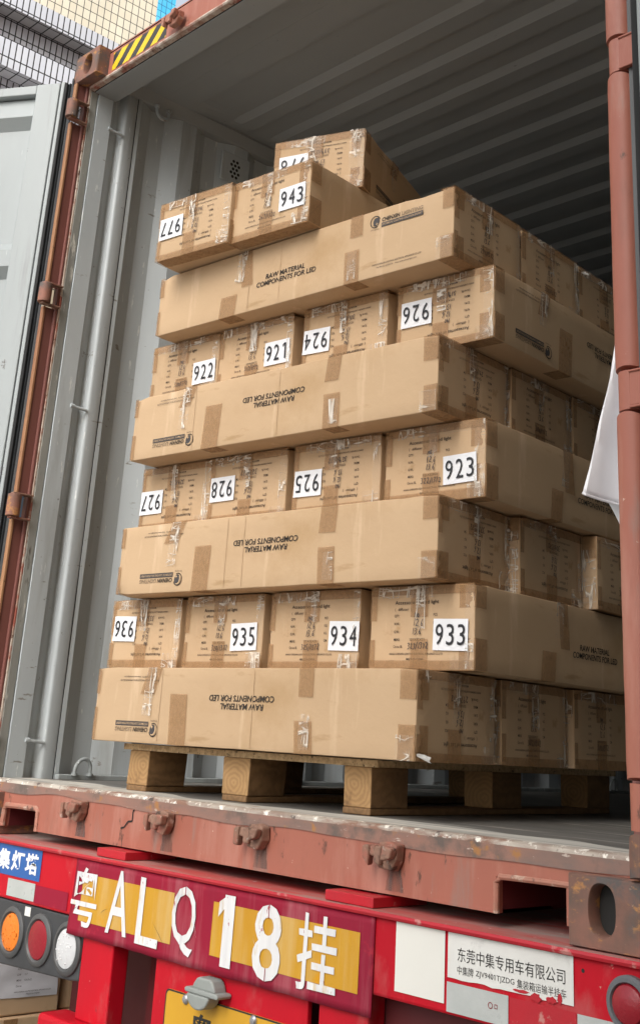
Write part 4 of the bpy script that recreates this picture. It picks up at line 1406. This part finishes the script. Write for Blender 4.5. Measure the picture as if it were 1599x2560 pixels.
# ------------------------------------------------------------------ white cloth hanging by the right post
mb = MB()
def cl_fn(u, v):
    t = v
    lx = 1.800 + (1.683 - 1.800) * (t ** 1.15) + 0.006 * math.sin(t * 5)
    rx = 1.872 + 0.012 * t
    zb = 0.605 - 0.120 * u - 0.02 * math.sin(u * 6)
    z = 1.16 + (zb - 1.16) * t
    x = lx + (rx - lx) * u
    y = 0.10 + 0.055 * (0.2 + t) * math.sin(u * 11 + 1.0 + 0.9 * t) + 0.016 * math.sin(u * 27 + t * 4) * t
    y += 0.03 * max(0, t - .55) * math.sin(t * 22 + u * 4) * u
    return (x, y, z)
mb.grid(40, 50, cl_fn)
cf = obj('hanging_cloth', mb, 'cloth', smooth=True, fix=False)
so2 = cf.modifiers.new('thick', 'SOLIDIFY'); so2.thickness = 0.0015
tag(cf, 'white cotton cloth hanging in folds behind the red door post', 'cloth')
mb = MB()
mb.tube([cl_fn(u / 40, 1.0) for u in range(41)], 0.0028, 8)
obj('hem', mb, 'cloth', cf, smooth=True)
mb = MB()
def cl2(u, v):
    lx = 1.790 + (1.684 - 1.790) * v
    x = lx + (1.878 - lx) * u
    zb = 0.606 - .194 * u * 1.72
    return (x, 0.128 + 0.008 * v * math.sin(u * 9), 1.15 + (max(zb, .40) - 1.15) * v)
mb.grid(24, 40, cl2)
obj('back_fold', mb, 'cloth', cf, smooth=True, fix=False)

# ------------------------------------------------------------------ trailer under the container
FY = -0.115
tr = thing('container_trailer', 'red container trailer with a painted maroon number banner across its rear beam', 'trailer')
mb = MB(); mb.box(-0.62, 1.975, -0.113, 0.35, -0.442, -0.2985)
obj('rear_beam', mb, 'tred', tr, bevel=0.006)
mb = MB()
mb.grid(80, 1, lambda u, v: (-0.62 + 2.6 * u, -0.1225 + 0.5 * v - 0.0 * u, -0.288 + 0.0012 * noise.noise(Vector((u * 30, v, 0)))))
fo = obj('top_flange', mb, 'dusty', tr, fix=False)
mb = MB()
mb.grid(80, 2, lambda u, v: (-0.62 + 2.6 * u, -0.1225 - 0.002 * math.sin(math.pi * v) + 0.001 * noise.noise(Vector((u * 60, 0, 2))), -0.2985 + 0.0105 * v + (0.0012 * noise.noise(Vector((u * 30, 0, 0))) if v == 1 else 0)))
mb.grid(1, 1, lambda u, v: (-0.62 + 2.6 * u, -0.113 - 0.0095 * v, -0.2985))
obj('flange_edge', mb, 'flangeedge', tr, fix=False, smooth=True)
for a, b_ in ((0.254, 0.387), (1.138, 1.282)):
    mb = MB(); mb.box(a, b_, -0.108, 0.06, -0.2868, -0.2665)
    obj('support_pad', mb, 'flangeedge', tr, bevel=0.002)
# maroon banner plate, bent a little, with amber film and hand-painted number
mb = MB()
def ban(u, v):
    x = 0.178 + (1.298 - 0.178) * u
    z = -0.482 + (-0.3005 + 0.482) * v
    y = -0.1165 - 0.0025 * (1 - v) - 0.0035 * max(0, noise.noise(Vector((u * 8, 0, 4)))) * (1 - v) ** 2 - (0.006 * (1 - v) ** 2 * max(0, 1 - u * 7))
    if v == 0: z += 0.003 * noise.noise(Vector((u * 16, 1, 1)))
    return (x, y, z)
mb.grid(70, 12, ban)
bn = obj('number_banner', mb, 'maroon', tr, smooth=True, fix=False)
sm = bn.modifiers.new('thick', 'SOLIDIFY'); sm.thickness = 0.002; sm.offset = -1
def by_(x, z, off=0.0012):
    return ban((x - 0.178) / 1.12, (z + 0.482) / 0.1815)[1] - off
for (xa, xb, sk) in ((0.222, 0.624, .0), (0.777, 1.259, 0)):
    mb = MB()
    mb.grid(24, 6, lambda u, v: ((xa + (xb - xa) * u), by_(xa + (xb - xa) * u, -0.446 + 0.112 * v, .0012), -0.446 + 0.112 * v))
    obj('amber_film', mb, 'stripe', bn, smooth=True, fix=False)
def painted(mb, ch, x0, x1, z0, z1, bold=.03):
    i0 = len(mb.v)
    text(mb, ch, 0, 0, 1, bold=bold, fitbox=(x0, x1, z0, z1))
    for i in range(i0, len(mb.v)):
        x, y, z = mb.v[i]
        w = 0.0012 * noise.noise(Vector((x * 90, z * 90, 7)))
        mb.v[i] = (x + w, by_(x, z, .0030), z + w)
for ch, bx, bo in (('粤', (0.180, 0.300, -0.458, -0.318), .008), ('A', (0.352, 0.444, -0.456, -0.309), .004), ('L', (0.482, 0.576, -0.463, -0.314), .0), ('Q', (0.623, 0.716, -0.462, -0.314), .006),
                   ('1', (0.800, 0.856, -0.463, -0.315), .028), ('8', (0.928, 1.022, -0.468, -0.317), .014), ('挂', (1.075, 1.196, -0.464, -0.317), .008)):
    mb = MB(); painted(mb, ch, *bx, bold=bo)
    obj('painted_character', mb, 'wpaint', bn, fix=False)
rng = random.Random(12)
for k in range(7):                      # long scuffs across the plate
    x, z = rng.uniform(.2, 1.25), rng.uniform(-.46, -.33)
    dx, dz = rng.uniform(-.05, .07), rng.uniform(-.05, -.01)
    mb = MB()
    P_ = [(x + dx * t + .004 * math.sin(t * 4 + k), z + dz * t) for t in [i / 8 for i in range(9)]]
    vs, fs = [], []
    for i, (a, c_) in enumerate(P_):
        w = .0006 * (1.2 - abs(i / 4 - 1))
        vs += [(a, by_(a, c_, .0042), c_ + w), (a, by_(a, c_, .0042), c_ - w)]
    mb.add(vs, [(2 * i, 2 * i + 1, 2 * i + 3, 2 * i + 2) for i in range(8)])
    obj('scratch', mb, 'rubber' if k % 2 else 'sign', bn, fix=False)
# stencil bridges left in the paint
for x, z0, z1 in ((0.669, -0.345, -0.312), (0.664, -0.462, -0.440), (0.975, -0.345, -0.316), (0.976, -0.468, -0.443)):
    mb = MB()
    mb.add([(x - .0012, by_(x, z0, .0036), z0), (x + .0012, by_(x, z0, .0036), z0), (x + .0012, by_(x, z1, .0036), z1), (x - .0012, by_(x, z1, .0036), z1)], [(0, 1, 2, 3)])
    obj('stencil_bridge', mb, 'maroon', bn, fix=False)

def flat(name, x0, x1, z0, z1, y, m_, parent=tr, jag=0.0, n=16):
    mb = MB()
    mb.grid(n, 4, lambda u, v: (x0 + (x1 - x0) * u, y - .0003 * noise.noise(Vector((u * 9, v * 5, x0))), z0 + (z1 - z0) * v + jag * (1 - v) * noise.noise(Vector((u * 14, 3, 0)))))
    return obj(name, mb, m_, parent, fix=False, smooth=True)
s_ = flat('blue_sticker', -0.262, -0.004, -0.380, -0.3005, -0.1148, 'blue')
mb = MB()
for k, ch in enumerate('集灯塔'):
    xa = -0.243 + .0775 * k
    text(mb, ch, 0, 0, 1, bold=.03, fitbox=(xa, xa + .070, -0.3665, -0.3125), off=.1153)
obj('sticker_lettering', mb, 'stw', s_, fix=False)
def reflector(x0, x1, z0, z1):
    f_ = flat('reflective_strip', x0, x1, z0, z1, -0.1147, 'refl')
    return f_
f_ = reflector(-0.172, -0.021, -0.432, -0.387)
f_ = reflector(1.491, 1.638, -0.436, -0.3855)
mb = MB()
mb.lathe((1.597, -0.1154, -0.408), (0, -1, 0), [(.0055, 0), (.0042, .0001)], 16)
mb.lathe((1.610, -0.1154, -0.408), (0, -1, 0), [(.0050, 0), (.0036, .0001)], 4)
obj('red_stamp', mb, 'lampred', f_)
flat('red_reflective_strip', 1.640, 1.786, -0.437, -0.387, -0.1146, 'flangeedge')
reflector(1.788, 1.93, -0.438, -0.388)
flat('red_reflective_strip', -0.019, 0.150, -0.434, -0.389, -0.1146, 'maroon')
flat('blank_sticker', 1.356, 1.485, -0.424, -0.3005, -0.1149, 'blanksticker')
sg = flat('maker_sign', 1.4925, 1.781, -0.378, -0.3005, -0.1150, 'sign', jag=.004)
mb = MB()
text(mb, '东莞中集专用车有限公司', 0, 0, 1, fitbox=(1.517, 1.764, -0.3475, -0.3235), off=.1156)
text(mb, '中集牌', 0, 0, 1, fitbox=(1.517, 1.556, -0.3695, -0.3545), off=.1156)
text(mb, 'ZJV9401TJZDG', 0, 0, 1, fitbox=(1.562, 1.652, -0.3685, -0.3565), off=.1156)
text(mb, '集装箱运输半挂车', 0, 0, 1, fitbox=(1.658, 1.766, -0.3695, -0.3550), off=.1156)
obj('sign_lettering', mb, 'plateink', sg, fix=False)
mb = MB()      # places where the sign has flaked off to the red paint
for (cx, cz, rx, rz, sd) in ((1.668, -0.3735, .020, .0032, 1), (1.700, -0.378, .012, .008, 2), (1.735, -0.3765, .012, .006, 3), (1.752, -0.371, .006, .009, 4)):
    rng = random.Random(sd)
    pts = [(cx + rx * math.cos(2 * math.pi * k / 14) * rng.uniform(.7, 1.2), -.1158, cz + rz * math.sin(2 * math.pi * k / 14) * rng.uniform(.6, 1.2)) for k in range(14)]
    mb.add(pts, [tuple(range(14))])
obj('flaked_patch', mb, 'flangeedge', sg, fix=False)
mb = MB(); mb.lathe((1.800, -0.1136, -0.320), (0, -1, 0), [(.0035, 0), (.0001, .0002)], 12)
obj('bolt_hole', mb, 'dark', tr)
# side marker lamp
mk = MB(); mk.lathe((1.897, -0.1135, -0.355), (0, -1, 0), [(.044, 0), (.044, .010), (.040, .015), (.034, .015), (.032, .011)], 40)
mo = obj('marker_lamp', mk, 'markring', tr, smooth=True)
mk = MB(); mk.lathe((1.897, -0.1135, -0.355), (0, -1, 0), [(.032, .009), (.029, .015), (.018, .020), (.008, .022), (.0001, .0225)], 36)
obj('lens', mk, 'lampred', mo, smooth=True)
# tail lamp panel
mb = MB()
mb.prism([(-0.42, -0.4445), (0.234, -0.4445), (0.236, -0.588), (0.19, -0.5935), (-0.42, -0.618)], 'y', -0.108, -0.080)
lp = obj('lamp_panel', mb, 'blackpl', tr, bevel=0.004)
for k, (x, m_) in enumerate(((-0.121, 'lampamber'), (0.026, 'lampred'), (0.171, 'lampwhite'))):
    z = -0.521
    mb = MB(); mb.lathe((x, -0.1075, z), (0, -1, 0), [(.066, 0), (.065, .006), (.060, .010), (.053, .011), (.049, .006)], 44)
    o = obj('tail_lamp', mb, 'ringgrey', lp, smooth=True)
    mb = MB(); mb.lathe((x, -0.1075, z), (0, -1, 0), [(.049, .004), (.047, .008), (.035, .011), (.018, .0125), (.0001, .013)], 44)
    if m_ == 'lampwhite' or m_ == 'lampamber':
        rng = random.Random(5 + k)
        for _ in range(24 if k == 2 else 18):
            a, rr = rng.uniform(0, 6.28), .042 * math.sqrt(rng.random())
            mb.lathe((x + rr * math.cos(a), -0.1195, z + rr * math.sin(a)), (0, -1, 0), [(.0022, -.004), (.0018, .0015), (.0001, .002)], 8, 1)
    obj('lens', mb, [m_, 'dot' if k == 2 else 'lampamber'], o, smooth=True)
mb = MB(); mb.box(-0.068, -0.038, -0.1092, -0.1082, -0.472, -0.449)
obj('small_sticker', mb, 'sign', lp)
# leg with foot, centre plate, second leg, frame rails
mb = MB(); mb.box(0.239, 0.380, -0.110, -0.060, -0.672, -0.4425)
lo = obj('bumper_leg', mb, 'tred', tr, bevel=0.004)
mb = MB(); mb.box(0.125, 0.372, -0.150, -0.058, -0.74, -0.672)
obj('foot', mb, 'tred', lo, bevel=0.012, seg=3)
mb = MB(); mb.box(1.139, 1.283, -0.110, -0.060, -0.80, -0.4425)
obj('bumper_leg', mb, 'tred', tr, bevel=0.004)
mb = MB(); mb.box(0.556, 1.100, -0.104, -0.090, -0.80, -0.4425)
obj('plate_panel', mb, 'tred', tr, bevel=0.003)
for a, b_ in ((0.40, 0.415), (1.20, 1.215)):
    mb = MB(); mb.box(a, b_, 0.03, YEND, -0.80, -0.45)
    obj('frame_rail', mb, 'undred', tr)
mb = MB(); mb.box(0.3805, 1.139, 0.01, 0.03, -0.80, -0.4425); mb.box(-0.5, 1.95, 0.36, 0.375, -1.0, -0.3)
obj('rear_web', mb, 'undred', tr)
mb = MB(); mb.box(1.284, 1.95, -0.06, 0.3, -0.80, -0.4425)
obj('light_shroud', mb, 'undred', tr)
mb = MB(); mb.box(-0.55, 1.95, 0.6, YEND, -0.36, -0.29)
obj('cross_frame', mb, 'undred', tr)
for y in (2.2, 3.5):
    for x in (-0.42, 1.54):
        w_ = MB(); w_.lathe((x, y, -1.12), (1, 0, 0), [(.30, 0), (.47, .02), (.50, .06), (.50, .24), (.47, .28), (.30, .30)], 40)
        wo = obj('wheel', w_, 'tyre', tr, smooth=True)
        w_ = MB(); w_.cyl((x + .05, y, -1.12), (1, 0, 0), .30, .2, 32)
        obj('rim', w_, 'lampgrey', wo, smooth=True)
# plate lamp
mb = MB()
mb.prism([(0.748, -0.516), (0.754, -0.504), (0.764, -0.493), (0.772, -0.490), (0.812, -0.490), (0.821, -0.494), (0.829, -0.505), (0.834, -0.516)], 'y', -0.1045, -0.142)
ho = obj('plate_lamp', mb, 'lampgrey', tr, bevel=0.005, seg=3)
mb = MB(); mb.prism([(0.728, -0.519), (0.733, -0.514), (0.846, -0.514), (0.852, -0.519), (0.848, -0.525), (0.732, -0.525)], 'y', -0.1045, -0.147)
obj('lamp_brim', mb, 'lampgrey', ho, bevel=0.003)
mb = MB()
pts = [(0.779 + .040 * math.cos(math.pi + math.pi * k / 20), -0.5255 + .030 * math.sin(math.pi + math.pi * k / 20)) for k in range(21)]
mb.prism(pts, 'y', -0.112, -0.148)
obj('lamp_glass', mb, 'lampgrey', ho, bevel=0.004, seg=3)
# number plate
mb = MB()
rr_ = .012
pts = []
for (cx, cz, a0) in ((0.610 + rr_, -0.541 - rr_, 90), (0.610 + rr_, -0.77 + rr_, 180), (1.055 - rr_, -0.77 + rr_, 270), (1.055 - rr_, -0.541 - rr_, 0)):
    for k in range(6):
        a = R(a0 + 90 * k / 5); pts.append((cx + rr_ * math.cos(a), cz + rr_ * math.sin(a)))
mb.prism(pts, 'y', -0.107, -0.1045)
np_ = obj('number_plate', mb, 'plate', tr)
mb = MB()
n = len(pts)
inn = [(0.8325 + (p[0] - 0.8325) * .985, -0.6555 + (p[1] + 0.6555) * .97) for p in pts]
mb.add([(p[0], -.1074, p[1]) for p in pts] + [(p[0], -.1074, p[1]) for p in inn], [(i, (i + 1) % n, n + (i + 1) % n, n + i) for i in range(n)])
text(mb, '粤', 0, 0, 1, bold=.02, fitbox=(0.715, 0.795, -0.655, -0.572), off=.1076)
text(mb, '·', .835, -0.625, .05, off=.1076)
text(mb, 'A', 0, 0, 1, bold=.03, fitbox=(0.880, 0.955, -0.655, -0.572), off=.1076)
text(mb, 'LQ18挂', 0, 0, 1, bold=.02, fitbox=(0.64, 1.03, -0.752, -0.672), off=.1076)
obj('plate_lettering', mb, 'plateink', np_, fix=False)
for x in (0.690, 0.934):
    mb = MB(); mb.lathe((x, -0.107, -0.552), (0, -1, 0), [(.0105, 0), (.0105, .003), (.007, .007), (.0001, .008)], 20)
    obj('bolt', mb, 'bolt', np_, smooth=True)

# ------------------------------------------------------------------ cartons standing on the ground beside the trailer
def ground_box(x1, y0, y1, z0, z1, label, seed):
    T = Matrix.Translation(((x1 - .25), (y0 + y1) / 2, z0))
    r = thing('carton', label, 'box', T, 'cartons stacked on the ground')
    mb = MB(); w, d, h = .25, (y1 - y0) / 2, z1 - z0
    mb.box(-w, w, -d, d, 0, h)
    o = obj('box_body', mb, 'card', r, bevel=.006, seg=3)
    mb = MB(); mb.box(w + .0008, w + .0016, d * .35, d * .35 + .055, h * .3, h - .004)
    obj('tape_strip', mb, 'tape', r)
    return r, w, d, h
ra, w, d, h = ground_box(-1.0, -0.25, 0.640, -0.938, -0.55, 'carton under the tail lamps with a creased white sheet taped on it', 1)
mb = MB()
y0, y1, z0, z1 = 0.02, 0.625, -0.885, -0.735
def sh(u, v):
    yy = y0 + (y1 - y0) * u
    zz = z0 + (z1 - z0) * v - .020 * v * u * 2.2 + .012 * (1 - v) * (1 - u)
    return (w + .004 + .004 * noise.noise(Vector((u * 7, v * 3, 0))) + .002 * noise.noise(Vector((u * 20, v * 9, 4))), yy - 0.195, zz + .938)
mb.grid(30, 12, sh)
po_ = obj('paper_sheet', mb, 'sheet', ra, smooth=True, fix=False)
mb = MB()
B_ = Matrix.Translation((w + .0095, 0, 0)) @ Matrix([[0, -1, 0, 0], [1, 0, 0, 0], [0, 0, 1, 0], [0, 0, 0, 1]])
for k, (s, b2) in enumerate((('QTY', '1 200'), ('N.W', '13'), ('G.W', '13.7'), ('MEAS', '150x35x22'), ('Cnt no', ''))):
    z = .163 - .018 * k
    text(mb, s, .255, z, .006, stretch=.9, bold=.01)
    if b2: text(mb, b2, .285, z, .006, stretch=.8)
text(mb, 'KG', .385, .140, .006); text(mb, 'CM', .385, .122, .006)
text(mb, 'ANHUI CHENXIN LIGHTING ELECTRICAL APPLIANCE CO.,LTD', .25, .073, .004, width=.15, bold=.01)
text(mb, 'MADE-IN-CHINA', .30, .064, .005, width=.055)
link('sheet_lettering', mesh('sheet_lettering', mb, 'ink'), po_, B_)
ground_box(-0.985, -0.3, 0.76, -1.28, -0.941, 'pale carton with a tape strip beneath the one with the white sheet', 2)
ground_box(-1.0, -0.28, 0.70, -1.618, -1.283, 'lowest carton on the ground by the trailer, under the two others', 3)
ground_box(-1.02, 0.662, 1.30, -0.939, -0.60, 'dark brown carton just behind the one with the white sheet', 4)

bpy.data.objects.remove(_cur_o)
bpy.data.curves.remove(_cur)
for m_ in bpy.data.materials:
    if '_col' in m_: del m_['_col']
